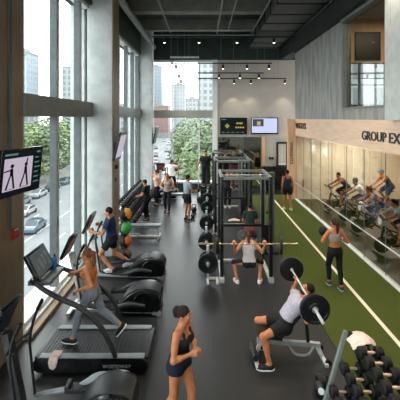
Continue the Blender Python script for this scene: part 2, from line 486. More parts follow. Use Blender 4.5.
def person(label, loc, rz, H=1.7, f=True, pz=None, py=0, px=0, lean=4, twist=0, side=0, feet=None, hands=None, head=(0, 0), knee=None, elbow=None,
           wear=(), hair=('short', '#2a1d16'), skin='#c68863', shoe='#1b1c1f', sole='#e4e2de', vox=.012, curl=(.35, .35), palm=None, hdir=None, group=None, beard=None, fine=False, face=False, foot_yaw=(0, 0)):
    k = H/1.75; w = .93 if f else 1.0
    pz = .92*k if pz is None else pz
    le = R(lean); lp = le*.6
    def up(a): return A((math.sin(R(side)), math.sin(a), math.cos(a)))/math.sqrt(1+math.sin(R(side))**2)
    u = up(le); upv = up(lp)
    r0 = A((1, 0, 0)); r0 = nrm(r0-u*(r0@u)); fw = np.cross(u, r0)
    rp = A((1, 0, 0)); rp = nrm(rp-upv*(rp@upv)); fp = np.cross(upv, rp)
    tw = R(twist); rs = r0*math.cos(tw)+fw*math.sin(tw); fs = np.cross(u, rs)
    P = A((px, py, pz)); hipw = .088*k
    W = P+upv*.15*k; C = W+u*.18*k; Nk = C+u*.18*k
    CS = C+u*.125*k; shw = (.158 if f else .178)*k
    hu = nrm(up(le*.45)); hu = rotv(hu, np.cross(hu, A((0, 1, 0))) if 0 else A((1, 0, 0)), -R(head[0]))
    hr = rs; hf = np.cross(hu, nrm(hr-hu*(hr@hu))); hf = rotv(hf, hu, R(head[1])); hr = np.cross(hf, hu)
    HC = Nk+nrm(u*.5+hu)*.03*k+hu*.12*k+hf*.016*k
    BH = [hr, hf, hu]; BT = [rs, fs, u]; BW = [rp, fp, upv]
    Sh = [CS-rs*shw, CS+rs*shw]; Hp = [P-rp*hipw, P+rp*hipw]
    # legs
    feet = feet or [((-.1*k, 0, .08*k), 0), ((.1*k, 0, .08*k), 0)]
    knee = knee or [(-.12, 1, 0), (.12, 1, 0)]
    Kn = []; An = []
    for i in (0, 1):
        kk, an = ik(Hp[i], feet[i][0], .43*k, .42*k, knee[i]); Kn.append(kk); An.append(an)
    # arms
    hands = hands or [(-.24*k, .04, pz-.08*k), (.24*k, .04, pz-.08*k)]
    elbow = elbow or [(-.4, -1, -.2), (.4, -1, -.2)]
    El = []; Wr = []
    for i in (0, 1):
        ee, ww = ik(Sh[i], hands[i], .29*k, .255*k, elbow[i]); El.append(ee); Wr.append(ww)
    def torso(e, lo=True, hi=True):
        q = []
        if lo:
            q += [ellip(P+upv*.02*k, BW, ((.168 if f else .162)*k+e, .108*k+e, .13*k+e), .06)]
            for s in (-1, 1): q.append(ellip(P+rp*s*.075*k-fp*.048*k-upv*.04*k, BW, (.085*k+e, .072*k+e, .095*k+e), .04))
        q += [ellip(W, BW, ((.13 if f else .145)*k+e, .098*k+e, .15*k+e), .06),
              ellip(C, BT, ((.148 if f else .17)*k+e, .108*k+e, .175*k+e), .06)]
        if hi:
            q += [cone(CS-rs*shw*.85, CS+rs*shw*.85, .052*k*w+e, .052*k*w+e, .05)]
            for s in (-1, 1):
                q.append(cone(CS+rs*s*shw*.7, Nk+u*.01*k, .046*k*w+e, .046*k*w+e, .04))
        if f:
            for s in (-1, 1): q.append(ellip(C+rs*s*.068*k+fs*.078*k+u*.02*k, BT, (.068*k+e, .062*k+e, .066*k+e), .03))
        else:
            for s in (-1, 1): q.append(ellip(C+rs*s*.075*k+fs*.06*k+u*.05*k, BT, (.085*k+e, .055*k+e, .075*k+e), .04))
        return q
    def leg(i, e, t0=0, t1=2.0):
        q = []; th = .088*k if f else .084*k
        a = Hp[i]; b = Kn[i]; c = An[i]
        e1 = min(t1, 1.0); rb = th+(.056*k-th)*e1
        q.append(cone(a, a+(b-a)*e1, th+e, rb+e, .04))
        if t1 > 1:
            e2 = t1-1; ra = .052*k; r2 = ra+(.037*k-ra)*e2
            q.append(cone(b, b+(c-b)*e2, ra+e, r2+e, .03))
            if t1 > 1.4:
                d = nrm(c-b); back = nrm((b-a)-d*((b-a)@d)+1e-6*A((0, 1, 0))); kd = A(knee[i]); back = -nrm(kd-d*(kd@d))
                x = np.cross(d, back)
                q.append(ellip(b+(c-b)*.3+back*.02*k, [x, back, d], (.047*k+e, .047*k+e, .13*k+e), .03))
        return q
    def leg_cut(i, t1):
        if t1 <= 1: d = nrm(Kn[i]-Hp[i]); return (Hp[i]+(Kn[i]-Hp[i])*t1, d)
        d = nrm(An[i]-Kn[i]); return (Kn[i]+(An[i]-Kn[i])*(t1-1), d)
    def arm(i, e, t1=2.0):
        a = Sh[i]; b = El[i]; c = Wr[i]; ra = .047*k*w; rb = .038*k*w
        e1 = min(t1, 1.0)
        q = [cone(a, a+(b-a)*e1, ra+e, ra+(rb-ra)*e1+e, .035)]
        if t1 > .3: q.append(cone(a+(b-a)*.25, a+(b-a)*min(.6, t1), .046*k*w+e, .043*k*w+e, .03))
        if t1 > 1: q += [cone(b, b+(c-b)*.35, rb+e, .037*k*w+e, .03), cone(b+(c-b)*.35, c, .037*k*w+e, .025*k*w+e, .03)]
        return q
    B = Field(); q = torso(0)
    for i in (0, 1):
        q += leg(i, 0)+arm(i, 0)
    q.append(cone(Nk-u*.02*k, HC-hu*.05*k-hf*.012*k, .055*k*w, .05*k*w, .03))
    q.append(ellip(HC+hu*.02*k-hf*.01*k, BH, (.073*k, .09*k, .098*k), .03))
    q.append(ellip(HC-hu*.045*k+hf*.025*k, BH, (.056*k, .06*k, .07*k), .03))
    q.append(cone(HC-hu*.095*k+hf*.062*k, HC-hu*.09*k+hf*.06*k, .02*k, .02*k, .02))
    q.append(cone(HC+hu*.005*k+hf*.082*k, HC-hu*.032*k+hf*.103*k, .009*k, .014*k, .012))
    for s in (-1, 1):
        q.append(ellip(HC+hr*s*.075*k-hu*.01*k-hf*.008*k, BH, (.009*k, .02*k, .032*k), .008))
        q.append(ellip(HC+hr*s*.03*k+hu*.028*k+hf*.076*k, BH, (.026*k, .012*k, .008*k), .012))   # brow
        q.append(ellip(HC+hr*s*.036*k-hu*.025*k+hf*.06*k, BH, (.022*k, .018*k, .02*k), .02))     # cheek
    palm = palm or [(1, 0, 0), (-1, 0, 0)]
    hp = []
    for i in (0, 1):
        d = A(hdir[i]) if hdir else (Wr[i]-El[i])
        hp += hand_prims(Wr[i], d, palm[i], -1 if i == 0 else 1, k, curl[i], fine)
    fr = []
    for i in (0, 1):
        pit = R(feet[i][1]); fy = R(foot_yaw[i])
        td = A((math.sin(fy), math.cos(fy), 0)); ud = A((0, 0, 1)); sx = np.cross(td, ud)
        td, ud = td*math.cos(pit)+ud*math.sin(pit), ud*math.cos(pit)-td*math.sin(pit)
        fr.append((td, ud, sx))
        q.append(cone(An[i], An[i]+td*.11*k-ud*.045*k, .036*k, .028*k, .03))
    B.group(q+hp if not fine else q)
    if fine: B.group(hp+[cone(El[i]+(Wr[i]-El[i])*.8, Wr[i], .028*k*w, .0255*k*w, .02) for i in (0, 1)])
    o = net_obj('person', B, vox, skinm(skin))
    # shoes
    for i in (0, 1):
        td, ud, sx = fr[i]; S = Field(); a = An[i]; g = .085*k; BS = [sx, td, ud]
        S.group([ellip(a+td*.085*k-ud*(g-.03*k), BS, (.046*k, .125*k, .05*k), .02), ellip(a-td*.015*k-ud*.045*k, BS, (.042*k, .06*k, .06*k), .03),
                 cone(a-ud*.02*k, a-ud*.05*k, .046*k, .045*k, .02), cone(a+td*.05*k-ud*.035*k, a+td*.1*k-ud*.05*k, .04*k, .036*k, .03)],
                [(a-ud*(g-.014*k), -ud), (a+ud*.012*k, ud)])
        so = net_obj('shoe', S, max(vox*.7, .007), cloth(shoe, .6), o)
        S2 = Field()
        S2.group([ellip(a+td*.085*k-ud*(g-.02*k), BS, (.05*k, .132*k, .06*k), .02), ellip(a-td*.012*k-ud*(g-.02*k), BS, (.044*k, .07*k, .06*k), .03)],
                 [(a-ud*(g-.018*k), ud), (a-ud*(g+.006*k), -ud)])
        net_obj('sole', S2, max(vox*.7, .007), cloth(sole, .7), so)
    # clothing
    for it in wear:
        kind, colr = it[0], it[1]; G = Field(); e = .011 if vox < .013 else .014
        if kind in ('tee', 'tank', 'crop', 'bra'):
            if kind == 'tee': e += .006
            bot = {'tee': P-upv*.06*k, 'tank': P+upv*.0*k, 'crop': W+u*.09*k, 'bra': C-u*.06*k}[kind]
            if kind == 'tee':
                G.group(torso(e), [(bot, -upv), (Nk+u*.012*k, u)])
                for i in (0, 1):
                    pt = Sh[i]+(El[i]-Sh[i])*.62
                    G.group(arm(i, e+.006, .62), [(pt, El[i]-Sh[i])])
            else:
                G.group(torso(e, hi=False), [(bot, -upv), (C+u*.075*k, u)])
                wd = .02*k if kind != 'tank' or f else .03*k
                for s in (-1, 1):
                    x = .085*k if f else .1*k
                    pts = [C+u*.05*k+rs*s*x*.95+fs*.098*k, C+u*.12*k+rs*s*x+fs*.072*k, CS+u*.046*k*w+rs*s*x, CS+u*.0*k+rs*s*x-fs*.062*k, C+u*.03*k+rs*s*x*.6-fs*.1*k]
                    G.group([cone(pts[j], pts[j+1], wd, wd, .01) for j in range(4)])
            net_obj({'tee': 't_shirt', 'tank': 'tank_top', 'crop': 'crop_top', 'bra': 'sports_bra'}[kind], G, vox, cloth(colr), o)
        elif kind in ('shorts', 'leggings', 'capri', 'briefs'):
            t1 = {'shorts': .62, 'leggings': 1.9, 'capri': 1.12, 'briefs': .3}[kind]
            if len(it) > 2: t1 = it[2]
            e += .012 if kind == 'shorts' else -.002
            G.group(torso(e, hi=False)[:4], [(P+upv*.1*k, upv), (P-upv*.13*k, -upv)])
            for i in (0, 1): G.group(leg(i, e, 0, t1)+[ellip(P+rp*(i*2-1)*.06*k-fp*.02*k-upv*.03*k, BW, (.09*k+e, .1*k+e, .1*k+e), .05)], [leg_cut(i, t1), (P+upv*.1*k, upv)])
            net_obj({'shorts': 'shorts', 'leggings': 'leggings', 'capri': 'capri_leggings', 'briefs': 'shorts'}[kind], G, vox, cloth(colr), o)
        elif kind == 'socks':
            for i in (0, 1):
                G = Field(); G.group([cone(An[i]+(Kn[i]-An[i])*.3, An[i], .046*k, .043*k, .02)], [(An[i]+(Kn[i]-An[i])*.25, Kn[i]-An[i])])
                net_obj('sock', G, vox, cloth(colr), o)
        elif kind == 'watch':
            G = Field(); i = it[2]; d = nrm(El[i]-Wr[i]); x = nrm(np.cross(d, A((.3, .2, 1)))); 
            G.group([ellip(Wr[i]+d*.03*k, [x, np.cross(d, x), d], (.034*k, .034*k, .014*k), .01)])
            net_obj('wristband', G, vox*.7, cloth(colr), o)
    # hair
    st, hc = hair; G = Field(); e = .010
    cap_c = HC+hu*.03*k-hf*.018*k
    shell = [ellip(cap_c, BH, (.08*k, .093*k, .1*k), .02)]
    G.group(shell, [(HC+hf*.045*k+hu*.03*k, nrm(hf*.8-hu*.75)), (HC-hu*(.045 if st != 'long' else .08)*k-hf*.02*k, -hu)])
    if st in ('bun',): G.group([cone(HC+hu*.02*k-hf*.085*k, HC+hu*.02*k-hf*.125*k, .04*k, .058*k, .02), cone(HC+hu*.05*k-hf*.11*k, HC-hu*.03*k-hf*.12*k, .045*k, .045*k, .02)])
    if st in ('ponytail', 'long'):
        b0 = HC+hu*.05*k-hf*.09*k; b1 = b0-hf*.05*k-A((0, 0, .03)); b2 = b1-hf*.01*k-A((0, 0, .15*k)); b3 = b2+hf*.02*k-A((0, 0, .12*k))
        G.group([cone(b0, b1, .03*k, .036*k, .02), cone(b1, b2, .036*k, .036*k, .02), cone(b2, b3, .036*k, .014*k, .02)])
    if st == 'afro': G.group([ellip(HC+hu*.05*k-hf*.03*k, BH, (.11*k, .11*k, .105*k), .03)], [(HC+hf*.05*k, nrm(hf-hu*.5))])
    net_obj('hair' if st != 'cap' else 'cap', G, vox, cloth(hc), o)
    if st == 'cap':
        G = Field(); G.group([ellip(HC+hu*.055*k+hf*.11*k, BH, (.07*k, .075*k, .012*k), .01)]); net_obj('cap_brim', G, max(vox*.6, .006), cloth(hc), o)
    if beard:
        G = Field(); G.group([ellip(HC-hu*.06*k+hf*.028*k, BH, (.06*k, .065*k, .06*k), .02)], [(HC-hu*.045*k, hu)]); net_obj('beard', G, vox, cloth(beard), o)
    if face:
        for s in (-1, 1):
            mb = MB(); c = HC+hr*s*.031*k+hu*.012*k+hf*.075*k
            mb.ell(Vector(c), (.0115*k,)*3, None, 10, 8).mat(1).ell(Vector(c+hf*.006*k), (.0072*k,)*3, None, 8, 6)
            mb.build('eye', ['eye_white', 'screen_ink'], o)
        mb = MB(); rot = Matrix([Vector(hr), Vector(hf), Vector(hu)]).transposed()
        mb.ell(Vector(HC-hu*.062*k+hf*.082*k), (.024*k, .008*k, .008*k), rot, 10, 6); mb.build('mouth', 'lips', o)
    o.location = loc; o.rotation_euler = (0, 0, rz)
    tag(o, label, 'person', group)
    return o
# ------------------------------------------------------------------ camera (level, lens shifted down)
cam = bpy.data.cameras.new('camera'); co = bpy.data.objects.new('camera', cam); COL.objects.link(co)
co.location = (0, 0, EYE); co.rotation_euler = (R(90), 0, 0)
cam.sensor_width = 36; cam.lens = 32.4; cam.shift_x = -.0075; cam.shift_y = -.205
cam.clip_start = .1; cam.clip_end = 2000
SC.camera = co
def at(px, py, z=0):
    s = (py-118)/(EYE-z); return V((px-203)/s, 360/s, z)
def atD(px, py, D):
    s = 360/D; return V((px-203)/s, D, EYE-(py-118)/s)

# ------------------------------------------------------------------ floors
m = MB().bb(-3.8, 2.3, -4, 20.2, -.3, 0); struct('floor', m, 'rubber_floor', 'black speckled rubber gym floor', 'floor')
m = MB().bb(2.3, 4.5, -4, 18.75, -.3, .012); struct('floor_turf', m, 'turf', 'green artificial turf lane on the floor', 'floor')
m = MB().bb(2.3, 5.4, 18.75, 20.2, -.3, 0).bb(4.5, 5.4, 17.9, 18.75, -.3, 0); struct('floor_rear', m, 'rubber_floor', 'black floor strip beyond the turf', 'floor')
m = MB().bb(4.5, 9.8, -4, 17.9, -.3, 0); struct('floor_studio', m, 'bike_floor', 'brown wood floor of the glazed cycling studio', 'floor')
m = MB().bb(3.42, 3.5, -4, 18.7, .012, .016); struct('trim_1', m, 'turf_line', 'cream line painted along the turf', 'line')
# ------------------------------------------------------------------ left wall
m = MB().bb(-3.85, -3.24, 4.3, 6.48, 0, 9); struct('wall_left', m, 'pillar_wood', 'brown timber-faced wall pier holding the near screen', 'wall')
m = MB().bb(-3.35, -2.63, 10.4, 11.15, 0, 9); struct('wall_left_column', m, 'concrete', 'pale concrete column between the window bays', 'column', .015)
m = MB().bb(-2.632, -2.6, 10.42, 11.13, 0, 9); struct('trim_2', m, 'pillar_wood', 'brown wood strip on the aisle side of the concrete column', 'trim')
m = MB().bb(-3.35, -2.63, 18.5, 19.2, 0, 9); struct('wall_left_rear_column', m, 'concrete', 'pale concrete column beside the rear window', 'column', .015)
m = MB().bb(-3.85, -3.2, -4, 20.2, 7.27, 9.2); struct('wall_left_header', m, 'soffit_green', 'dark green header above the side windows', 'wall')
m = MB().bb(-3.85, -3.55, -4, 20.2, -.5, .0); struct('wall_left_base', m, 'transom', 'low base below the side windows', 'wall')
m = MB().bb(-3.85, -3.45, 10.45, 11.1, 0, 7.3).bb(-3.85, -3.45, 18.5, 20.2, 0, 7.3); struct('wall_left_infill', m, 'concrete', 'infill behind the concrete columns', 'wall')
def bay(n, y0, y1, mull, what):
    m = MB()
    for y in mull: m.bb(-3.46, -3.29, y-.05, y+.05, .12, 7.27)
    m.bb(-3.55, -3.3, y0, y1, 7.15, 7.27); m.bb(-3.55, -3.3, y0, y1, .12, .2)
    root = struct('window_%d' % n, m, 'alu', 'tall side window frame '+what, 'window', .006)
    g = MB()
    for y in mull:
        for d in (-.062, .062): g.bb(-3.455, -3.295, y+d-.012, y+d+.012, .2, 7.15)
    g.build('gasket', 'alu_dark', root)
    t = MB().bb(-3.58, -3.18, y0, y1, 4.03, 4.45); t.build('transom', 'transom', root, .01)
    p = MB()
    p.bb(-3.45, -3.44, y0, y1, .12, 4.05).bb(-3.45, -3.44, y0, y1, 4.43, 7.2); p.build('pane', 'window_glass', root)
    s = MB().bb(-3.85, -3.22, y0, y1, 0, .12); s.build('sill', 'sill_white', root, .008)
    r = MB().bb(-3.22, -3.08, y0, y1, 0, .07); r.build('sill_edge', 'pillar_wood', root, .005)
bay(1, 6.48, 10.4, (6.56, 8.18, 9.7), 'nearest the treadmills')
bay(2, 11.15, 18.5, (11.25, 12.7, 14.2, 15.7, 17.2, 18.4), 'beside the dumbbell rack')
bay(3, -4, 4.3, (-3.9, -2, 0, 2, 4.2), 'before the timber pier')
# ------------------------------------------------------------------ rear wall
m = MB().bb(-3.85, 5.4, 20, 20.3, 7.22, 9.2); struct('wall_rear_header', m, 'soffit_green', 'dark header above the rear wall', 'wall')
m = MB().bb(.78, 5.4, 20, 20.3, 2.94, 7.22); struct('wall_rear', m, 'plaster', 'pale plastered upper rear wall', 'wall')
m = MB().bb(-3.85, -2.83, 20, 20.3, -.3, 7.22).bb(-2.83, .78, 20, 20.3, -.3, .39); struct('wall_rear_base', m, 'alu_dark', 'low wall below the rear window', 'wall')
m = MB().bb(.78, 5.4, 20.02, 20.3, -.3, 2.94); struct('wall_rear_lower', m, 'plaster_cool', 'pale wall behind the rear dumbbell rack', 'wall')
m = MB()
for x in (-2.78, -1.72, -.22): m.bb(x-.04, x+.04, 19.95, 20.1, .39, 7.22)
m.bb(.52, .8, 19.9, 20.1, .39, 7.22).bb(-2.83, .8, 19.95, 20.1, 7.1, 7.22).bb(-2.83, .8, 19.85, 20.15, .39, .5)
w = struct('window_4', m, 'alu', 'tall rear window frame over the street', 'window', .006)
MB().bb(-2.83, .52, 19.86, 20.14, 4.0, 4.43).build('transom', 'plaster_cool', w, .01)
MB().bb(-2.83, .6, 20.04, 20.05, .45, 4.02).bb(-2.83, .6, 20.04, 20.05, 4.4, 7.15).build('pane', 'window_glass', w)
def mirror(x0, x1, label):
    t = thing('wall_mirror', label, 'mirror', ((x0+x1)/2, 20.0, 1.5)); h = (x1-x0)/2
    MB().bb(-h, h, -.012, .01, -1.42, 1.42).build('mirror_glass', 'mirror', t)
    f = MB()
    for s in (-1, 1): f.bb(s*h-.02, s*h+.02, -.03, .012, -1.44, 1.44); f.bb(-h, h, -.03, .012, s*1.43-.015, s*1.43+.015)
    f.build('mirror_frame', 'alu_dark', t)
mirror(.84, 2.06, 'tall wall mirror panel beside the rear window frame')
mirror(2.14, 3.22, 'tall wall mirror panel beside the slim wood post')
m = MB().bb(3.26, 3.42, 19.9, 20.04, 0, 2.94); struct('trim_3', m, 'wood', 'slim wood post on the rear wall', 'trim', .006)
# pier, fascia and concrete wall on the right
m = MB().bb(4.17, 4.6, 17.7, 17.9, 0, 3.95); struct('wall_right_pier', m, 'wood', 'wood pier with upright sign lettering at the far end of the turf', 'wall', .005)
m = MB().bb(4.55, 4.75, -4, 17.72, 3.15, 3.95); struct('wall_right_fascia', m, 'wood_horizontal', 'wood fascia above the studio glass', 'wall')
m = MB().bb(4.57, 4.85, 11.8, 17.9, 3.95, 7.2).bb(4.57, 4.85, -4, 8.7, 3.95, 7.2).bb(4.57, 4.85, 8.7, 11.8, 3.95, 4.3); struct('wall_right', m, 'concrete_streak', 'grey concrete upper side wall', 'wall')
m = MB().bb(4.35, 4.57, -4, 8.62, 3.95, 7.2); struct('wall_right_column', m, 'concrete', 'pale concrete column beside the upper window', 'column')
m = MB().bb(4.3, 4.85, -4, 20.2, 7.2, 9.2); struct('wall_right_header', m, 'ceiling_paint', 'dark band above the concrete side wall', 'wall')
m = MB()
for y in (8.72, 11.78): m.bb(4.58, 4.78, y-.03, y+.03, 4.3, 7.2)
m.bb(4.5, 4.8, 8.7, 11.8, 7.1, 7.2).bb(4.56, 4.8, 8.7, 11.8, 4.27, 4.33)
w = struct('window_5', m, 'pipe_grey', 'upper window frame in the concrete side wall', 'window', .005)
MB().bb(4.68, 4.69, 8.72, 11.78, 4.3, 7.15).build('pane', 'upper_glass', w)
# the room behind the upper window
m = MB().bb(4.85, 9.8, -4, 17.9, 3.25, 4.2); struct('floor_upper', m, 'bike_floor', 'floor slab of the upper room', 'floor')
m = MB().bb(4.85, 9.8, -4, 17.9, 7.6, 7.9); struct('ceiling_upper', m, 'concrete', 'ceiling of the upper room', 'ceiling')
m = MB().bb(4.85, 5.2, 13, 13.2, 4.2, 7.6).bb(5.2, 7.35, 13, 13.2, 6.0, 7.6).bb(7.35, 9.8, 13, 13.2, 4.2, 7.6).bb(5.2, 7.35, 13, 13.2, 4.2, 4.45); struct('wall_upper_end', m, 'wood', 'warm end wall of the upper room', 'wall')
m = MB()
for x in (5.22, 5.66, 6.6, 7.33): m.bb(x-.025, x+.025, 12.98, 13.1, 4.45, 6)
for z in (4.47, 5.2, 5.6, 5.98): m.bb(5.2, 7.35, 12.98, 13.1, z-.02, z+.02)
w = struct('window_6', m, 'alu_dark', 'gridded window standing in for the reflection in the upper glass', 'window')  # grid built in place of the glazing and tracks mirrored in the upper glass
MB().bb(5.2, 7.35, 13.05, 13.06, 4.45, 6).build('pane', 'window_glass', w)
t = thing('wall_screen', 'dark blank wall screen in the room behind the upper window', 'screen', (5.94, 12.96, 6.58))
MB().bb(-.46, .46, 0, .04, -.52, .52).build('housing', 'black_paint', t, .01); MB().bb(-.43, .43, -.004, .002, -.49, .49).build('screen', 'black_paint', t)
m = MB().bb(9.8, 10, -4, 17.9, -.3, 7.9); struct('wall_far_right', m, 'wood', 'outer wall of the studio', 'wall')
# glazed studio front
m = MB()
ys = (17.66, 16.4, 15.2, 14.0, 12.75, 11.45, 10.2, 9.0, 7.8, 6.6, 5.4, 4.2, 3.0, 1.8, .6, -.6)
m.bb(4.5, 4.64, -4, 17.7, 0, .05)
w = struct('window_7', m, 'sill_white', 'glass front of the cycling studio with white floor channel', 'window')
p = MB()
for a, b in zip(ys[1:], ys[:-1]): p.bb(4.56, 4.572, a+.006, b-.006, .04, 3.12)
p.build('pane', 'studio_glass', w)
g = MB()
for y in ys: g.bb(4.557, 4.575, y-.006, y+.006, .04, 3.12)
g.build('joint', 'pipe_grey', w)
MB().cyl((4.52, -1, .83), (4.52, 17.6, .83), .016).build('rail', 'steel_light', w)
m = MB().bb(4.6, 9.8, 17.78, 17.95, -.1, 3.25); struct('wall_studio_end', m, 'studio_panel', 'pale panelled end wall of the cycling studio', 'wall')
g = MB()
for x in (5.36, 6.2, 7.0, 7.9, 8.8): g.bb(x-.012, x+.012, 17.765, 17.785, 0, 3.2)
struct('trim_4', g, 'plaster_cool', 'joints of the studio end wall', 'trim')
m = MB().bb(4.62, 9.8, -4, 17.9, 3.2, 3.25); struct('ceiling_studio', m, 'plaster', 'ceiling of the cycling studio', 'ceiling')
h = thing('door_handle', 'short black pull handle on the pale studio end wall', 'handle', (4.93, 17.76, .75))
MB().cyl((0, -.05, -.22), (0, -.05, .22), .035).build('grip', 'black_paint', h)
MB().cyl((0, -.05, .15), (0, .02, .15), .015).cyl((0, -.05, -.15), (0, .02, -.15), .015).build('mount', 'black_paint', h)
# wall behind the camera, with glazing added to fill the front with daylight
m = MB().bb(-3.85, -3.2, -4.3, -4, -.3, 9.2).bb(-3.2, 4.2, -4.3, -4, -.3, .5).bb(-3.2, 4.2, -4.3, -4, 7.3, 9.2).bb(-.4, 10, -4.3, -4, -.3, 9.2); struct('wall_front', m, 'plaster', 'pale wall behind the camera', 'wall')
m = MB()
for x in (-3.17, -1.8, -.43): m.bb(x-.05, x+.05, -4.25, -4.05, .5, 7.3)
w = struct('window_8', m, 'alu', 'unseen glazing added behind the camera for fill daylight', 'window')
MB().bb(-3.2, -.4, -4.16, -4.15, .5, 7.3).build('pane', 'window_glass', w)
# ------------------------------------------------------------------ ceiling
m = MB().bb(-3.85, 10, -4.3, 20.3, 9, 9.3); struct('ceiling', m, 'ceiling_paint', 'dark painted slab ceiling', 'ceiling')
for i, (y, w) in enumerate(((15, .5), (11.2, .5), (7.4, .5), (18.2, .35))):
    m = MB().bb(-3.2, 4.3, y, y+w, 8.45, 9); struct('ceiling_beam', m, 'concrete_dark', 'concrete beam across the ceiling', 'beam', .01)
duct = thing('air_duct', 'wide dark rectangular air duct along the right of the ceiling', 'duct', (3.3, 12, 8.1))
MB().bb(-.8, .8, -8, 7.8, -.28, .3).build('duct_body', 'duct', duct, .01)
for k in range(13): MB().bb(-.83, .83, -7.5+k*1.25, -7.42+k*1.25, -.31, .33).build('flange', 'black_paint', duct)
def pipe(name, x, z, y0, y1, r, mat, label):
    o = MB().cyl((0, y0-y1, 0), (0, 0, 0), r, n=14).build(name, mat); o.location = (x, y1, z); tag(o, label, 'pipe'); return o
pipe('ceiling_pipe', -2.72, 7.9, 3, 19.9, .13, 'pipe_grey', 'thick grey pipe along the ceiling above the side windows')
pipe('ceiling_pipe', -1.56, 8.1, 3, 17.3, .035, 'pipe_grey', 'thin grey ceiling pipe nearest the side windows')
pipe('ceiling_pipe', .68, 8.1, 3, 17.5, .04, 'pipe_grey', 'thin grey ceiling pipe above the middle of the aisle')
pipe('ceiling_pipe', 1.18, 8.12, 3, 17.0, .028, 'pipe_grey', 'thinnest grey ceiling pipe right of the aisle pipe')
pipe('ceiling_pipe', 2.35, 8.12, 3, 17.5, .035, 'pipe_grey', 'thin grey pipe along the inner edge of the air duct')
pipe('ceiling_pipe', 4.22, 7.85, 3, 19.9, .07, 'black_paint', 'black pipe between the air duct and the concrete side wall')
o = MB().cyl((-2.4, 0, 0), (4.3, 0, 0), .035, n=12).build('ceiling_pipe', 'pipe_grey'); o.location = (0, 17.4, 8.02); tag(o, 'thin grey pipe crossing the ceiling from side to side', 'pipe')
# tracks and spotlights
SPOTS = []
def track(x0, x1, y, z, label):
    t = thing('light_track', label, 'light track', ((x0+x1)/2, y, z)); h = (x1-x0)/2
    MB().bb(-h, h, -.026, .026, -.026, .026).build('rail', 'track_black', t)
    for s in (-.85, 0, .85): MB().cyl((h*s, 0, 0), (h*s, 0, (7.84 if 2.4 < (x0+x1)/2+h*s < 4.2 and z < 7.8 else 8.95)-z), .006, n=6).build('hanger', 'pipe_grey', t)
def spot(x, y, z, label, group, tilt=(0, 0)):
    t = thing('spotlight', label, 'spotlight', (x, y, z), 0, group)
    d = V(tilt[0], tilt[1], -1).normalized(); c = V(0, 0, -.14)
    MB().cyl((0, 0, 0), (0, 0, -.1), .012, n=8).build('stem', 'track_black', t)
    MB().lathe(c-d*.09, d, ((0, .05), (.03, .06), (.2, .062), (.205, .055), (.19, .05)), 14).build('housing', 'track_black', t)
    MB().cyl(c+d*.1, c+d*.112, .05, n=12).build('lamp', 'lamp_glow', t)
    SPOTS.append((Vector((x, y, z))+c+d*.13, d))
ORD = ('first', 'second', 'third', 'fourth', 'fifth', 'sixth', 'seventh', 'eighth', 'ninth', 'tenth', 'eleventh', 'twelfth')
def ordn(i):
    if i < 12: return ORD[i]
    return ('thirteenth', 'fourteenth', 'fifteenth', 'sixteenth', 'seventeenth', 'eighteenth', 'nineteenth', 'twentieth', 'twenty-first', 'twenty-second', 'twenty-third', 'twenty-fourth')[i-12]
rows = (('front', 16.5, 7.72, -2.35, 4.25, (164.5, 199, 237, 274, 307)), ('second', 17.5, 6.66, -1.6, 3.35, (176, 223, 247, 269)),
        ('third', 18.7, 6.34, -1.3, 3.15, (179, 219, 240, 259)), ('rear', 19.5, 6.14, -1.2, 2.7, (181, 234, 251, 285)))
for nm, y, z, x0, x1, xs in rows:
    track(x0, x1 if nm != 'rear' else 4.5, y, z, 'black hanging light track, %s of the four across the room' % nm)
    for i, px in enumerate(xs):
        spot((px-203)*y/360, y, z-.02, 'black spotlight, %s from the street side on the %s ceiling track' % (ordn(i), nm), 'track spotlights')
t = thing('linear_light', 'pale straight light bar hung before the top of the rear window', 'light', (-.95, 18.6, 7.14))
MB().bb(-.75, .75, -.03, .03, -.05, .05).build('housing', 'steel_light', t, .01)
MB().cyl((-.7, 0, .05), (-.7, 0, 1.8), .008, n=6).build('hanger', 'pipe_grey', t); MB().cyl((.7, 0, .05), (.7, 0, 1.8), .008, n=6).build('hanger', 'pipe_grey', t)
# added tracks and spotlights, unseen above the frame, that brighten the turf and fascia
for i, y in enumerate((10.5, 8.2, 5.9, 3.6)):
    track(.9, 4.2, y, 8.0, 'added unseen light track crossing above the turf, %s from the rear tracks' % ordn(i))
    for j, x in enumerate((1.2, 2.6, 4.0)):
        spot(x, y, 7.98, 'added unseen black spotlight, %s on the %s track above the turf' % (ORD[j], ordn(i)), 'track spotlights', (0, 0) if j < 2 else (-.12, 0))
# ------------------------------------------------------------------ signs and screens
def sign(txt, size, loc, rot, label, width=None):
    o = thing('wall_sign', label, 'sign', loc); o.rotation_euler = rot
    if ' ' in txt:
        for wd, wi, cx in zip(txt.split(), (1.36, .5), (-.32, .75)): text_obj(wd, size, 'lettering', 'letter_dark', o, .012, wi).location = (cx, 0, 0)
    else: text_obj(txt, size, 'lettering', 'letter_dark', o, .012, width)
    return tag(o, label, 'sign')
sign('GROUP EX', .36, (4.535, 9.27, 3.5), (R(90), 0, R(-90)), 'dark GROUP EX lettering on the wood fascia', 2.0)
sign('WEIGHTS', .38, (4.535, 16.75, 3.62), (R(90), 0, R(-90)), 'dark WEIGHTS lettering at the far end of the wood fascia', 1.75)
sign('WEIGHTS', .2, (4.34, 17.685, 2.28), (R(90), R(90), 0), 'dark upright WEIGHTS lettering on the wood pier', 1.1)
def tv_shell(name, w, h, label, loc):
    t = thing(name, label, 'screen', loc)
    MB().bb(-w/2, w/2, 0, .05, -h/2, h/2).build('housing', 'black_gloss', t, .008)
    return t
t = tv_shell('wall_screen', 1.5, .92, 'dark wall screen showing green and amber figures above the mirrors', (1.69, 19.9, 3.56))
MB().bb(-.3, .3, .04, .11, -.2, .2).build('bracket', 'black_paint', t)
m = MB().bb(-.72, .72, -.006, 0, -.43, .43).mat(1)
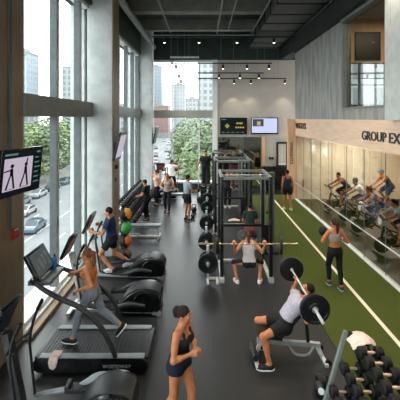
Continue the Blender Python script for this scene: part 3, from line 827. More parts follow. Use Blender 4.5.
m.bb(-.4, -.3, -.009, -.006, -.12, .12).bb(-.47, -.23, -.009, -.006, -.04, .04).bb(.15, .28, -.009, -.006, .1, .2).bb(.3, .5, -.009, -.006, .1, .2).mat(2)
for k in range(4): m.bb(.1+k*.13, .19+k*.13, -.009, -.006, -.12, -.04)
m.mat(3)
m.bb(-.68, -.4, -.009, -.006, .33, .38)
for k in range(5): m.bb(-.66+k*.27, -.5+k*.27, -.009, -.006, -.38, -.33)
m.build('screen', ['screen_dark', 'screen_green', 'screen_amber', 'screen_teal'], t)
t = tv_shell('wall_screen', 1.5, .92, 'bright blue-white wall screen with a small picture above the mirrors', (3.4, 19.9, 3.56))
MB().bb(-.3, .3, .04, .11, -.2, .2).build('bracket', 'black_paint', t)
m = MB().bb(-.7, .7, -.006, 0, -.38, .42).mat(1).bb(-.66, -.05, -.009, -.006, -.02, .38).mat(2).bb(-.42, -.22, -.012, -.009, .02, .26).mat(3).bb(-.38, -.26, -.014, -.012, .1, .2)
m.build('screen', ['screen_cool', 'screen_dim', 'screen_amber', 'screen_white'], t)
# near wall screen: the pixel corners solved on a tilted panel
def panel(name, label, c, x, y, w, h, loc_parent=None):
    """thing at c; x to the picture's right, y up the picture"""
    t = thing(name, label, 'screen', c)
    x = Vector(x).normalized(); y = Vector(y); y = (y-x*y.dot(x)).normalized(); z = x.cross(y)
    t.rotation_euler = Matrix((x, y, z)).transposed().to_euler()
    MB().bb(-w/2, w/2, -h/2, h/2, -.05, 0).build('housing', 'black_gloss', t, .008)
    return t
t = panel('wall_screen', 'large wall screen showing two exercise silhouettes on the near timber pier', (-2.66, 5.3, 3.22), (.18, .8, 0), (.11, 0, 1), .84, .68)
m = MB().bb(-.4, .4, -.32, .32, 0, .004).mat(1).bb(-.37, .2, -.25, .21, .004, .007).mat(2)
for cx, up_ in ((-.23, 0), (.05, 1)):
    z0, z1 = .007, .01; f0 = len(m.v)
    m._add([(cx+dx, dy, z1) for dx, dy in ((-.015, .06), (.02, .06), (.03, -.04), (-.02, -.04))], [(0, 1, 2, 3)])
    m._add([(cx+dx, dy, z1) for dx, dy in ((-.02, -.03), (0, -.03), (-.045, -.2), (-.07, -.2))], [(0, 1, 2, 3)])
    m._add([(cx+dx, dy, z1) for dx, dy in ((.005, -.03), (.03, -.03), (.06, -.2), (.035, -.2))], [(0, 1, 2, 3)])
    m.ell((cx+.005, .09, z1), (.024, .026, .002), None, 10, 6)
    if up_: m._add([(cx+dx, dy, z1) for dx, dy in ((-.01, .05), (.012, .05), (.03, .17), (.012, .17))], [(0, 1, 2, 3)])
    else: m._add([(cx+dx, dy, z1) for dx, dy in ((-.01, .05), (0, .03), (-.1, .02), (-.1, .035))], [(0, 1, 2, 3)])
    m.v[f0:] = [(cx+(x-cx)*1.45, y*1.12, z) for x, y, z in m.v[f0:]]
    m.bb(cx-.09, cx+.09, -.232, -.227, .007, .0095)
m.mat(3).bb(-.37, -.12, .25, .28, .004, .007).bb(.28, .36, .25, .28, .004, .007)
for k in range(6): m.bb(.25, .33+.02*(k % 3), .17-k*.075, .19-k*.075, .004, .007)
m.build('screen', ['screen_dark', 'screen_white', 'screen_ink', 'screen_teal'], t)
a = MB().beam((.1, 0, -.05), (.22, .06, -.62), .05).bb(-.05, .25, -.15, .15, -.08, -.05); a.build('bracket', 'black_paint', t)
t = panel('wall_screen', 'pale wall screen seen edge-on beside the first concrete column', (-2.46, 10.8, 3.16), (0, 1, 0), (.25, 0, 1), .85, .85)
MB().bb(-.4, .4, -.4, .4, 0, .004).mat(1).bb(-.37, .37, -.34, .34, .004, .006).build('screen', ['screen_dim', 'screen_white'], t)
MB().beam((0, 0, -.05), (0, .05, -.2), .06).build('bracket', 'black_paint', t)
t = panel('wall_screen', 'thin dark wall screen seen edge-on at the far concrete column', (-2.45, 18.8, 3.1), (.02, 1, 0), (.2, 0, 1), .8, .9)
MB().bb(-.37, .37, -.42, .42, 0, .004).build('screen', 'screen_dim', t)
MB().beam((0, 0, -.05), (0, .05, -.16), .06).build('bracket', 'black_paint', t)
# conduit, alarm, boxes
o = MB().bb(-.02, .02, -.03, .03, 0, 6.7).build('conduit', 'alu_dark'); o.location = (-3.223, 6.0, 2.12); tag(o, 'dark conduit running up the near timber pier', 'conduit')
t = thing('fire_alarm', 'red fire alarm sounder on the near timber pier', 'alarm', (-3.245, 6.15, 2.03))
MB().bb(0, .05, -.075, .075, -.09, .09).build('back_box', 'alarm_red', t, .01); MB().lathe((.05, 0, -.01), (1, 0, 0), ((0, .062), (.035, .055), (.06, .025)), 16).build('sounder', 'alarm_red', t)
MB().bb(.05, .066, -.05, .05, .055, .082).build('lens', 'alarm_lens', t, .004)
t = thing('sensor_box', 'small black sensor box high on the wood strip of the column', 'sensor', (-2.6, 10.7, 2.55))
MB().bb(0, .07, -.05, .05, -.06, .06).build('case', 'black_paint', t, .008); MB().cyl((.07, 0, 0), (.085, 0, 0), .03).build('lens', 'black_gloss', t)
t = thing('wall_switch', 'black wall switch below the sensor box on the wood strip', 'switch', (-2.6, 10.7, 2.18))
MB().bb(0, .02, -.04, .04, -.06, .06).build('plate', 'black_paint', t, .004); MB().bb(.02, .03, -.015, .015, -.03, .03).build('rocker', 'charcoal', t)
t = thing('wall_picture', 'dark framed panel on the pale rear wall above the dumbbell rack', 'picture', (4.4, 20.0, 1.98))
f = MB()
for s in (-1, 1): f.bb(s*.27-.05, s*.27+.05, -.04, .02, -.68, .68); f.bb(-.27, .27, -.04, .02, s*.64-.05, s*.64+.05)
f.build('picture_frame', 'black_paint', t, .005); MB().bb(-.23, .23, -.015, .01, -.62, .62).mat(1).bb(-.2, .2, -.02, -.014, -.58, -.5).build('picture_sheet', ['plaster_cool', 'sill_white'], t)
t = thing('wall_hook', 'small black double-knob hook on the pale rear wall', 'hook', (3.78, 20.0, 1.77))
MB().ell((-.07, -.06, 0), (.075, .06, .075)).ell((.07, -.06, 0), (.075, .06, .075)).build('knob', 'rubber', t); MB().bb(-.06, .06, -.06, .02, -.03, .03).build('plate', 'black_paint', t)
# ------------------------------------------------------------------ the street outside (the gym floor is eleven metres above it)
G0 = -11.0
m = MB().bb(-33, -10, -60, 520, G0-.4, G0); struct('road_outside', m, 'asphalt', 'pale grey street below the windows', 'road')
m = MB().bb(-400, -33, -60, 520, G0-.4, G0+.12).bb(-10, 300, 24, 520, G0-.4, G0+.12).bb(-10, -4.2, -60, 24, G0-.4, G0+.12); struct('pavement_outside', m, 'pavement', 'pale pavement beside the street', 'pavement')
m = MB()
for x in (-18, -25.5):
    for k in range(40): m.bb(x-.12, x+.12, -20+k*9, -16+k*9, G0, G0+.015)
m.bb(-21.7, -21.5, -40, 400, G0, G0+.015).bb(-10.8, -10.6, -40, 400, G0, G0+.015)
struct('road_marking', m, 'road_paint', 'white lane markings on the street', 'marking')
def building(x0, x1, y0, y1, h, mat, label, cap=2.2):
    t = thing('building', label, 'building', ((x0+x1)/2, (y0+y1)/2, G0)); a = (x1-x0)/2; b = (y1-y0)/2
    MB().bb(-a, a, -b, b, 0, h).build('facade', mat, t)
    MB().bb(-a-.3, a+.3, -b-.3, b+.3, h, h+.8).bb(-a*.5, a*.4, -b*.5, b*.5, h+.8, h+.8+cap).build('roof', 'roof_grey', t)
    MB().bb(-a-.15, a+.15, -b-.15, b+.15, 0, 4).build('ground_floor', 'roof_grey', t)
building(-78, -62, 110, 126, 37, 'tower_white', 'white gridded tower seen high through the first side window')
building(-104, -94, 192, 206, 50, 'tower_blue', 'bluish glass tower behind the white gridded tower')
building(-84, -70, 215, 232, 45, 'tower_white', 'white tower right of the wide mullion in the first side window')
building(-76, -62, 250, 270, 66, 'tower_grey', 'pale grey tower beside the concrete column')
building(-70, -50, 64, 88, 17.5, 'brick_block', 'low pink brick block behind the street trees')
building(-72, -50, 92, 108, 15.5, 'tower_grey', 'low grey block beyond the pink brick block')
building(-52, -38, 330, 346, 62, 'tower_blue', 'faint blue glass tower in the middle of the rear window')
building(-66, -50, 300, 318, 74, 'tower_pale', 'tall pale tower at the street edge of the rear window')
building(-30, -18, 360, 378, 48, 'tower_pale', 'pale narrow tower right of the faint blue tower')
building(-64, -44, 210, 240, 21, 'tower_white', 'low white block along the street in the rear window')
building(-46, -26, 270, 290, 24, 'brick_block', 'low pink block closing the street in the rear window')
building(-14, -4, 290, 310, 30, 'tower_white', 'low white block above the trees in the rear window')
building(-2.6, 16, 190, 214, 48, 'tower_white', 'white gridded tower at the right edge of the rear window')
building(12, 44, 44, 60, 46, 'tower_dark', 'dark gridded block added behind the upper room window to dim it')  # added to cut the bright sky behind that window
_tree = {}
def tree(x, y, h, label, mat='leaf_a', seed=0):
    key = (mat, seed % 3)
    if key not in _tree:
        rnd = random.Random(seed+11)
        t = thing('street_tree', label, 'tree', (x, y, G0))
        cr = MB(); lob = [(rnd.uniform(-.22, .22), rnd.uniform(-.22, .22), rnd.uniform(.24, .84), rnd.uniform(.13, .24)) for _ in range(14)]+[(0, 0, .6, .28), (0, 0, .36, .26)]
        for (a, b, c, r) in lob:
            for _ in range(int(260*r/.2)):
                d = V(rnd.gauss(0, 1), rnd.gauss(0, 1), rnd.gauss(0, 1)).normalized()
                p = V(a, b, c)+d*r*rnd.uniform(.75, 1.05)
                n = (d+V(rnd.uniform(-.8, .8), rnd.uniform(-.8, .8), rnd.uniform(-.3, .9))).normalized(); u, w, _d = frame(n); sz = rnd.uniform(.022, .042)
                cr._add([p-u*sz, p-w*sz*.6, p+u*sz, p+w*sz*.6], [(0, 1, 2, 3)])
        cr.build('crown', mat, t, smooth=False)
        MB().tube([(0, 0, 0), (.01, .005, .2), (-.005, .01, .5)], [.02, .015, .01], 8).build('trunk', 'bark', t)
        t.scale = (h,)*3; _tree[key] = t; return t
    t = copy_tree(_tree[key], label, None, (x, y, G0), (seed*1.7) % 6.2, scale=h)
    return t
for i, (x, y, h) in enumerate(((-38, 42, 13.6), (-38.5, 52, 14.4), (-38.6, 62, 14.8), (-38.4, 72, 14.2), (-38, 83, 14.5), (-38.5, 95, 14.8), (-38.5, 109, 15), (-39, 126, 15))):
    tree(x, y, h, 'leafy street tree across the road, %s from the near timber pier' % ordn(i), 'leaf_a' if i % 2 else 'leaf_b', i)
for i, (x, y, h) in enumerate(sorted(((-1.6, 76, 12.2), (.6, 62, 9.6), (-3.4, 94, 13.6), (2, 92, 14.6), (-4.5, 120, 14.2), (0, 140, 15), (-6.5, 168, 13.5), (4.5, 78, 12.5)), key=lambda q: q[1])):
    tree(x, y, h, 'bushy green tree right of the street in the rear window, %s from the gym' % ordn(i), 'leaf_a' if i % 2 == 0 else 'leaf_b', i+3)
for i, (x, y, h) in enumerate(((-36, 175, 13), (-36, 205, 13), (-37, 235, 13))):
    tree(x, y, h, 'tree left of the street in the rear window, %s from the concrete column' % ordn(i), 'leaf_b', i)
_car = {}
def car(x, y, rz, paint, label, group='cars on the street'):
    if not _car:
        t = thing('car', label, 'car', (0, 0, 0), 0, group)
        prof = [(-2.2, .35), (-2.25, .75), (-2.1, .95), (-1.25, 1.02), (-.65, 1.45), (.75, 1.48), (1.5, 1.0), (2.15, .9), (2.25, .6), (2.2, .35)]
        MB().prism(prof, -.88, .88).build('body', 'car_white', t, .07)
        MB().prism([(-1.12, 1.0), (-.62, 1.38), (.72, 1.4), (1.3, 1.02)], -.895, .895).prism([(-1.32, 1.03), (-.7, 1.5), (-.78, 1.5), (-1.4, 1.03)], -.7, .7).prism([(1.5, 1.05), (.82, 1.5), (.9, 1.5), (1.6, 1.03)], -.7, .7).build('window_glass', 'car_glass', t)
        for sx in (-.8, .8):
            for sy in (-1.4, 1.35): MB().cyl((sx-.1, sy, .33), (sx+.1, sy, .33), .33, n=14).build('wheel', 'tyre', t)
        _car['p'] = t; o = t
    else: o = copy_tree(_car['p'], label, group)
    o.location = (x, y, G0); o.rotation_euler = (0, 0, rz)
    if paint != 'car_white': recolor(o, {'car_white': paint})
    return o
car(-27.5, 56, 0, 'car_white', 'white car on the street, upper of the two nearest the timber pier')
car(-22.5, 48, .05, 'car_blue', 'blue-grey car on the street below the white one')
cols = ('car_silver', 'car_white', 'car_dark', 'car_blue')
for i in range(7): car(-31.4, 62+i*6.6, 0, cols[i % 4], 'parked car under the street trees, %s from the timber pier side' % ordn(i))
for i, (x, y, c) in enumerate(sorted(((-15, 92, 2), (-21, 104, 1), (-15.4, 118, 0), (-24, 128, 1), (-18.5, 140, 2), (-12.5, 132, 1), (-16, 160, 0), (-23, 175, 2), (-19, 200, 1), (-14, 215, 0), (-25, 230, 1)), key=lambda q: q[1])):
    car(x, y, 0, cols[c], 'car in the rear window traffic, %s from the gym' % ordn(i), 'traffic in the rear window')
# ------------------------------------------------------------------ treadmill by the near window
t = TM = thing('treadmill', 'black slat-belt treadmill with long bowed handrails under the woman in grey leggings', 'treadmill', (-1.8, 6.05, 0))
def pill(x0, x1, z0, z1, n=8):
    r = (z1-z0)/2; zc = (z0+z1)/2
    return [(x1-r+r*math.sin(a), zc-r*math.cos(a)) for a in [PI*i/n for i in range(n+1)]]+[(x0+r-r*math.sin(a), zc+r*math.cos(a)) for a in [PI*i/n for i in range(n+1)]]
for s, nm in ((-1, 'near'), (1, 'far')):
    MB().prism(pill(-.86, .95, .035, .255), s*.42-.035, s*.42+.035, 'y').build('side_panel', 'black_gloss', t, .012)
    MB().bb(-.76, .88, min(s*.33, s*.445), max(s*.33, s*.445), .25, .27).build('deck_trim', 'grey_plastic', t, .008)
b = MB()
n = 33
for k in range(n):
    x = -.78+1.66*k/(n-1); z = .236+.012*(abs(x)/.9)**2
    b.box((x, 0, z), (.044, .655, .02))
b.bb(-.78, .88, -.32, .32, .08, .226)
b.build('belt', 'charcoal', t, .004)
MB().bb(.84, .94, -.4, .4, .08, .255).build('rear_cover', 'charcoal', t, .03)
MB().bb(-.85, -.74, -.4, .4, .08, .255).build('front_cover', 'charcoal', t, .03)
f = MB()
for x in (-.7, .78):
    for y in (-.36, .36): f.cyl((x, y, 0), (x, y, .06), .035)
f.build('foot', 'rubber', t)
MB().tube([(-.8, -.1, 1.3), (-.86, -.3, 1.4), (-.84, -.38, 1.41), (-.72, -.4, 1.32), (-.44, -.42, 1.18), (-.1, -.42, 1.02), (.18, -.42, .76), (.34, -.42, .48), (.43, -.42, .26)], [.03, .036, .04, .04, .036], 12).build('handrail', 'charcoal', t)
MB().tube([(-.8, .1, 1.3), (-.86, .3, 1.4), (-.82, .38, 1.36), (-.7, .4, 1.3), (-.42, .42, 1.18), (-.1, .42, 1.0), (.14, .42, .78), (.28, .42, .5), (.36, .42, .26)], [.03, .036, .04, .04, .036], 12).build('handrail', 'charcoal', t)
MB().tube([(-.84, -.4, 1.4), (-.98, -.2, 1.36), (-1.0, 0, 1.34), (-.98, .2, 1.36), (-.84, .4, 1.38)], .034, 12).build('crossbar', 'charcoal', t)
MB().bb(-1.02, -.66, -.27, .33, 1.3, 1.37).build('tray', 'grey_plastic', t, .02)
rot = Matrix.Rotation(R(-28), 3, 'Y')
cns = MB().box((-.93, -.03, 1.6), (.07, .62, .45), rot).build('console', 'black_gloss', t, .02)
m = MB().box((-.93+.037*math.cos(R(28)), -.03, 1.6+.037*math.sin(R(28))), (.006, .54, .37), rot).mat(1)
e1 = rot @ V(0, 1, 0); e2 = rot @ V(0, 0, 1); nn = rot @ V(1, 0, 0); c0 = V(-.93, -.03, 1.6)+nn*.041
for k in range(4):
    m.box(c0+e1*(-.17+.115*k), (.003, .07, .24 if k % 2 else .18), rot)
m.build('screen', ['screen_dim', 'letter_grey'], cns)
lt = text_obj('WOODWAY', .075, 'lettering', 'letter_grey', t, .002, .44); lt.location = (.46, -.457, .135); lt.rotation_euler = (R(90), 0, 0)
# bottle and towel on the treadmill
t = thing('water_bottle', 'blue water bottle standing on the treadmill tray', 'bottle', (-2.6, 6.3, 1.37))
MB().lathe((0, 0, 0), (0, 0, 1), ((0, .036), (.01, .04), (.09, .04), (.11, .034), (.13, .04), (.17, .04), (.2, .02), (.215, .018)), 18).build('body', 'bottle_blue', t)
MB().lathe((0, 0, .212), (0, 0, 1), ((0, .021), (.03, .021), (.035, .012), (.05, .01)), 14).build('cap', 'bottle_cap', t)
def towel(name, mat, pts, label, thick=.012, seed=1, amp=.012, w0=None):
    """pts: rows of points giving the draped sheet (grid), thickened and creased"""
    rows = [smooth_path(r, 5) for r in pts]
    cols_ = [smooth_path([r[i] for r in rows], 5) for i in range(len(rows[0]))]
    nu = len(cols_); nv = len(cols_[0]); rnd = random.Random(seed); vs = []
    for i in range(nu):
        for j in range(nv):
            p = cols_[i][j]; vs.append(V(*p)+V(rnd.uniform(-1, 1), rnd.uniform(-1, 1), rnd.uniform(0, 1.4))*amp)
    fs = [(i*nv+j, i*nv+j+1, (i+1)*nv+j+1, (i+1)*nv+j) for i in range(nu-1) for j in range(nv-1)]
    me = bpy.data.meshes.new(name); me.from_pydata(vs, [], fs); me.materials.append(M(mat))
    me.polygons.foreach_set('use_smooth', [True]*len(fs)); o = bpy.data.objects.new(name, me); COL.objects.link(o)
    sd = o.modifiers.new('thick', 'SOLIDIFY'); sd.thickness = thick; sd.offset = 1
    ss = o.modifiers.new('soft', 'SUBSURF'); ss.levels = ss.render_levels = 1
    return tag(o, label, 'towel')
o = towel('towel', 'towel_pink', [[(-.1, .1, .32), (0, .11, .32), (.09, .1, .32)], [(-.12, 0, .325), (0, 0, .33), (.1, 0, .325)], [(-.13, -.06, .31), (0, -.062, .315), (.08, -.06, .31)],
    [(-.14, -.08, .2), (-.03, -.085, .2), (.06, -.08, .22)], [(-.12, -.08, .09), (-.03, -.09, .05), (.03, -.08, .12)]], 'pale pink towel hanging over the near corner of the treadmill', .012, 2, .007)
o.location = (-2.3, 5.655, .055); o.scale = (.72, .85, .72)

# ------------------------------------------------------------------ rear-drive ellipticals (front towards the window)
def make_elliptical():
    t = thing('elliptical_trainer', 'x', 'elliptical trainer', (0, 0, 0), 0, 'elliptical trainers along the side windows')
    b = MB()
    for s in (-1, 1): b.beam((s*.2, -.9, .07), (s*.1, .85, .07), .06, .05)
    b.bb(-.3, .3, .78, .86, .03, .09).bb(-.28, .28, -.95, -.86, .04, .1); b.build('base_frame', 'steel', t, .01)
    prof = [(-.96, .08), (-1.02, .16), (-1.03, .34), (-.97, .45), (-.85, .51), (-.7, .53), (-.55, .51), (-.4, .44), (-.28, .33), (-.18, .2), (-.1, .09)]
    c = MB().prism(prof, -.27, .27).build('drive_casing', 'black_gloss', t, .035)
    for s in (-1, 1):
        MB().lathe((s*.265, -.68, .29), (s, 0, 0), ((0, .2), (.012, .2), (.02, .19), (.016, .17), (.014, .05), (.02, .02)), 24).build('side_disc', 'black_gloss', c)
    sh = MB()
    pr2 = [(-1.0, .44), (-.9, .51), (-.7, .545), (-.52, .525), (-.36, .44), (-.24, .32), (-.26, .3), (-.4, .4), (-.55, .48), (-.7, .5), (-.88, .47)]
    sh.prism(pr2, -.19, .19).build('shroud', 'charcoal', t, .012)
    for s, y, z, dz in ((-1, .02, .2, -.06), (1, -.16, .3, .09)):
        MB().tube([(s*.3, -.72, .3+dz), (s*.31, -.4, .33+dz*.8), (s*.26, -.1, z-.02), (s*.22, .2, z-.04), (s*.22, .56, .2)], [.035, .05, .05, .035, .025], 10).build('pedal_arm', 'arm_dark', t)
        p = MB().bb(s*.2-.085, s*.2+.085, y-.2, y+.22, z, z+.03).build('pedal', 'black_paint', t, .015)
        MB().bb(s*.2-.09, s*.2+.09, y+.17, y+.23, z, z+.08).bb(s*.2-s*.09-.01, s*.2-s*.09+.01, y-.18, y+.2, z, z+.06).build('rim', 'charcoal', p, .01)
        MB().tube([(s*.22, .56, .2), (s*.24, .62, .6), (s*.26, .66, .95), (s*.3, .6, 1.25), (s*.3, .5, 1.45)], .02, 10).build('moving_handle', 'charcoal', t)
        MB().tube([(s*.3, .565, 1.33), (s*.3, .49, 1.47)], .028, 10, 0).build('grip', 'rubber', t)
    MB().beam((0, .6, .06), (0, .86, 1.2), .13, .1).build('mast', 'steel_light', t, .02)
    MB().tube([(-.22, .62, 1.05), (-.2, .74, 1.0), (0, .8, .98), (.2, .74, 1.0), (.22, .62, 1.05)], .017, 8).build('fixed_handle', 'charcoal', t)
    rot = Matrix.Rotation(R(24), 3, 'X')
    co_ = MB().box((0, .9, 1.36), (.46, .07, .5), rot).build('console', 'black_gloss', t, .03)
    nn = rot @ V(0, -1, 0)
    MB().box(V(0, .9, 1.36)+nn*.037, (.36, .006, .34), rot).build('screen', 'screen_red', co_)
    for s in (-1, 1): MB().cyl((s*.24-.03, -.98, .05), (s*.24+.03, -.98, .05), .05).build('wheel', 'steel', t)
    return t
EL = make_elliptical()
EL['label'] = 'black rear-drive elliptical behind the walking woman, nobody on it'
EL.location = (-1.88, 7.5, 0); EL.rotation_euler = (0, 0, R(90))
copy_tree(EL, 'black rear-drive elliptical ridden by the man in the navy shirt', None, (-1.98, 9.12, 0), R(90))
copy_tree(EL, 'black elliptical nearest the camera, cut off by the bottom edge', None, (-1.8, 4.72, 0), R(90)); BE = [o for o in COL.objects if o.get('label', '').startswith('black elliptical nearest')][0]; BE.scale = (1, .9, 1); recolor(BE, {'arm_dark': 'grey_plastic', 'steel_light': 'charcoal', 'screen_red': 'screen_dark'})
copy_tree(EL, 'elliptical at the rear window ridden by the person in the white top', None, (-1.58, 18.5, 0), 0)
copy_tree(EL, 'empty elliptical at the rear window beside the concrete column', None, (-2.28, 18.52, 0), 0)

# ------------------------------------------------------------------ medicine ball stand
BX, BY = -2.17, 10.05
t = thing('ball_stand', 'black upright stand holding four medicine balls before the concrete column', 'stand', (BX-.12, BY+.12, 0))
MB().bb(-.03, .03, -.03, .03, .02, 1.45).build('post', 'black_paint', t, .006)
MB().bb(-.2, .3, -.03, .03, 0, .04).bb(-.03, .03, -.25, .2, 0, .04).build('base', 'black_paint', t, .006)
bz = (.2, .57, .94, 1.31)
for z in bz:
    MB().tube([(0, 0, z-.12), (.08, -.05, z-.14), (.16, -.1, z-.14)], .014, 8).tube([(.12+.1*math.cos(a), -.12+.1*math.sin(a), z-.155) for a in [i*PI/6 for i in range(13)]], .012, 8, 2).build('cradle', 'black_paint', t)
for z, mt, nm, dr in zip(bz, ('ball_brown', 'ball_rust', 'ball_green', 'ball_orange'), ('dark brown and black medicine ball, bottom of the upright stand', 'rust orange and black medicine ball, third from the top of the stand',
     'green and black medicine ball on the upright stand', 'yellow-orange and black medicine ball on top of the stand'), (V(.8, .1, .6), V(.92, -.15, .15), V(.5, -.65, .2), V(.9, -.1, .4))):
    m = MB().ell((0, 0, 0), (.18, .18, .18), None, 28, 18)
    dr = dr.normalized()
    for i, f in enumerate(m.f):
        c = sum((Vector(m.v[j]) for j in f), V(0, 0, 0)).normalized(); m.m[i] = 0 if c.dot(dr) > .42 else 1
    o = m.build('medicine_ball', [mt, 'rubber']); o.location = (BX, BY, z); tag(o, nm, 'ball', 'medicine balls on the stand')

# ------------------------------------------------------------------ dumbbells
def make_dumbbell(parts=True, hr=.078, hl=.1, gl=.12):
    if parts:
        t = thing('dumbbell', 'x', 'dumbbell')
        for s in (-1, 1):
            a = gl/2; MB().lathe((s*a, 0, 0), (s, 0, 0), ((0, hr*.8), (.012, hr), (hl-.012, hr), (hl, hr*.82), (hl+.003, hr*.4)), 12).build('head', 'rubber', t)
        MB().lathe((-gl/2, 0, 0), (1, 0, 0), ((0, .015), (gl*.25, .019), (gl*.5, .021), (gl*.75, .019), (gl, .015)), 12).build('handle', 'grip_tan', t)
        return t
    m = MB()
    for s in (-1, 1): m.lathe((s*gl/2, 0, 0), (s, 0, 0), ((0, hr*.85), (.01, hr), (hl, hr), (hl+.004, hr*.5)), 10)
    m.mat(1).cyl((-gl/2, 0, 0), (gl/2, 0, 0), .018, n=8)
    return m.build('dumbbell', ['rubber', 'steel'])
def rack3(name, label, tiers, y0, y1, loc, frame_mat='steel', feet=None):
    """tiers: (x, z) of each tray, running along y"""
    t = thing(name, label, 'rack', loc)
    for x, z in tiers:
        r = Matrix.Rotation(R(14), 3, 'Y')
        MB().box((x-.085, (y0+y1)/2, z-.02), (.06, y1-y0, .045), r).box((x+.085, (y0+y1)/2, z+.012), (.06, y1-y0, .045), r).build('tray', 'black_paint', t, .006)
    return t
# the near rack beside the turf
NT = ((2.2, .83), (2.02, .53), (1.87, .23))
t = rack3('dumbbell_rack', 'black three-tier dumbbell rack with silver end legs at the turf edge, lower corner', [(x-2.0, z) for x, z in NT], -.75, .78, (2.0, 4.18, 0))
for y in (-.77, .79):
    lg = MB(); lg.beam((-.33, y, .03), (-.03, y, 1.06), .05, .06); lg.build('leg', 'pipe_grey', t, .008)
    MB().beam((.42, y, .03), (.02, y, 1.04), .05, .07).bb(-.4, .5, y-.035, y+.035, 0, .05).build('leg', 'black_paint', t, .008)
    MB().beam((-.05, y, 1.0), (.3, y, .88), .05, .06).build('arm', 'black_paint', t, .006)
DB = make_dumbbell(); first = True
tn = ('top', 'middle', 'bottom')
for ti, (x, z) in enumerate(NT):
    ys = [4.73-.205*k for k in range(5)] if ti == 0 else [4.86-.205*k for k in range(5)] if ti == 1 else [4.84-.2*k for k in range(4)]
    for k, y in enumerate(ys):
        lb = 'tan-gripped dumbbell, %s from the towel end, %s tier of the near rack' % (ordn(k), tn[ti])
        o = DB if first else copy_tree(DB); first = False
        o['label'] = lb; o['group'] = 'dumbbells on the near rack'; o.location = (x, y, z+.085)
o = towel('towel', 'towel_pink', [[(-.2, .14, .0), (-.05, .17, .05), (.1, .15, .05), (.2, .12, -.03)], [(-.22, .05, .02), (-.08, .05, .11), (.08, .06, .1), (.21, .04, .0)], [(-.2, -.06, .0), (-.06, -.06, .1), (.1, -.05, .11), (.22, -.05, .02)],
    [(-.17, -.14, -.06), (-.03, -.16, .02), (.1, -.15, .05), (.2, -.13, -.02)]], 'pale pink crumpled towel on the top end of the near dumbbell rack', .02, 5, .014)
o.location = (2.15, 4.93, .93); o.scale = (.8, .8, .8)
def kettlebell(name_label, loc, r=.1, group=None, mark=False):
    t = thing('kettlebell', name_label, 'kettlebell', loc, R(-20), group)
    MB().lathe((0, 0, 0), (0, 0, 1), ((0, r*.62), (r*.1, r*.75), (r*.6, r*.98), (r, r*1.0), (r*1.5, r*.8), (r*1.85, r*.45)), 20).build('bell', 'black_paint', t)
    MB().tube([(-r*.5, 0, r*1.6), (-r*.72, 0, r*2.2), (-r*.4, 0, r*2.65), (r*.4, 0, r*2.65), (r*.72, 0, r*2.2), (r*.5, 0, r*1.6)], r*.16, 10).build('handle', 'charcoal', t)
    if mark: MB().lathe((0, -r*.9, r), (0, -1, .1), ((0, r*.42), (r*.14, r*.4), (r*.15, r*.2)), 16).build('badge', 'sill_white', t)
    return t
kettlebell('black kettlebell with a white badge beside the silver rack leg', (1.72, 5.22, 0), .11, None, True)
for px, py, lb in ((194, 212, 'black kettlebell on the aisle floor nearest the man in the grey shirt'), (199, 201, 'black kettlebell between the plate stands and the aisle, middle of three'), (203, 192, 'black kettlebell at the far end of the plate stands')):
    kettlebell(lb, at(px, py), .12, 'kettlebells along the aisle')
# the long rack under the side windows
WT = ((-2.86, .9), (-2.68, .64), (-2.46, .38))
t = rack3('dumbbell_rack', 'long three-tier dumbbell rack running under the side windows', [(x+2.7, z) for x, z in WT], -2.9, 2.25, (-2.7, 15.1, 0))
for y in (-2.85, -.3, 2.2):
    MB().beam((-.28, y, .02), (-.2, y, 1.0), .06, .08).build('leg', 'black_paint', t, .008)
    MB().beam((-.3, y, .04), (.55, y, .04), .06, .07).build('foot', 'steel_light', t, .008)
    MB().beam((-.22, y, .92), (.38, y, .3), .05, .06).build('arm', 'black_paint', t, .006)
e = MB()
for x, z in WT: e.bb(x+2.7+.1, x+2.7+.125, -2.9, 2.25, z-.05, z-.005)
e.build('tray_edge', 'steel', t)
DW = make_dumbbell(False, .085, .11, .13); first = True
for ti, (x, z) in enumerate(WT):
    for k in range(17):
        o = DW if first else copy_tree(DW); first = False
        tag(o, 'black dumbbell, %s from the near end on the %s tier under the side windows' % (ordn(k), tn[ti]), 'dumbbell', 'dumbbells under the side windows')
        o.location = (x, 12.36+k*.295, z+.09)
# the rack against the rear wall
t = rack3('dumbbell_rack', 'black two-tier dumbbell rack against the pale rear wall', [(0, .35), (0, .85), (0, 1.2)][:3], -.7, .7, (3.92, 19.55, 0))
t.rotation_euler = (0, 0, R(90))
for y in (-.66, .66): MB().beam((.15, y, 0), (.15, y, 1.25), .07).beam((-.25, y, .04), (.25, y, .04), .07).build('leg', 'black_paint', t, .006)
MB().bb(.17, .2, -.7, .7, .05, 1.35).build('dark_backing', 'black_paint', t)  # dark sheet added to blacken the gaps between the dumbbells
t['label'] = 'black three-tier dumbbell rack against the pale rear wall'
for ti, z in enumerate((1.2, .85, .35)):
    for k in range(6):
        o = copy_tree(DW); tag(o, 'black dumbbell, %s from the mirrors on the %s tier of the rear rack' % (ordn(k), tn[ti]), 'dumbbell', 'dumbbells on the rear rack')
        o.location = (3.36+k*.225, 19.5, z+.1); o.rotation_euler = (0, 0, R(90))
o = copy_tree(DW); tag(o, 'black dumbbell lying on the aisle floor by the plate stands', 'dumbbell'); o.location = at(190, 217, .085); o.rotation_euler = (0, 0, .5)

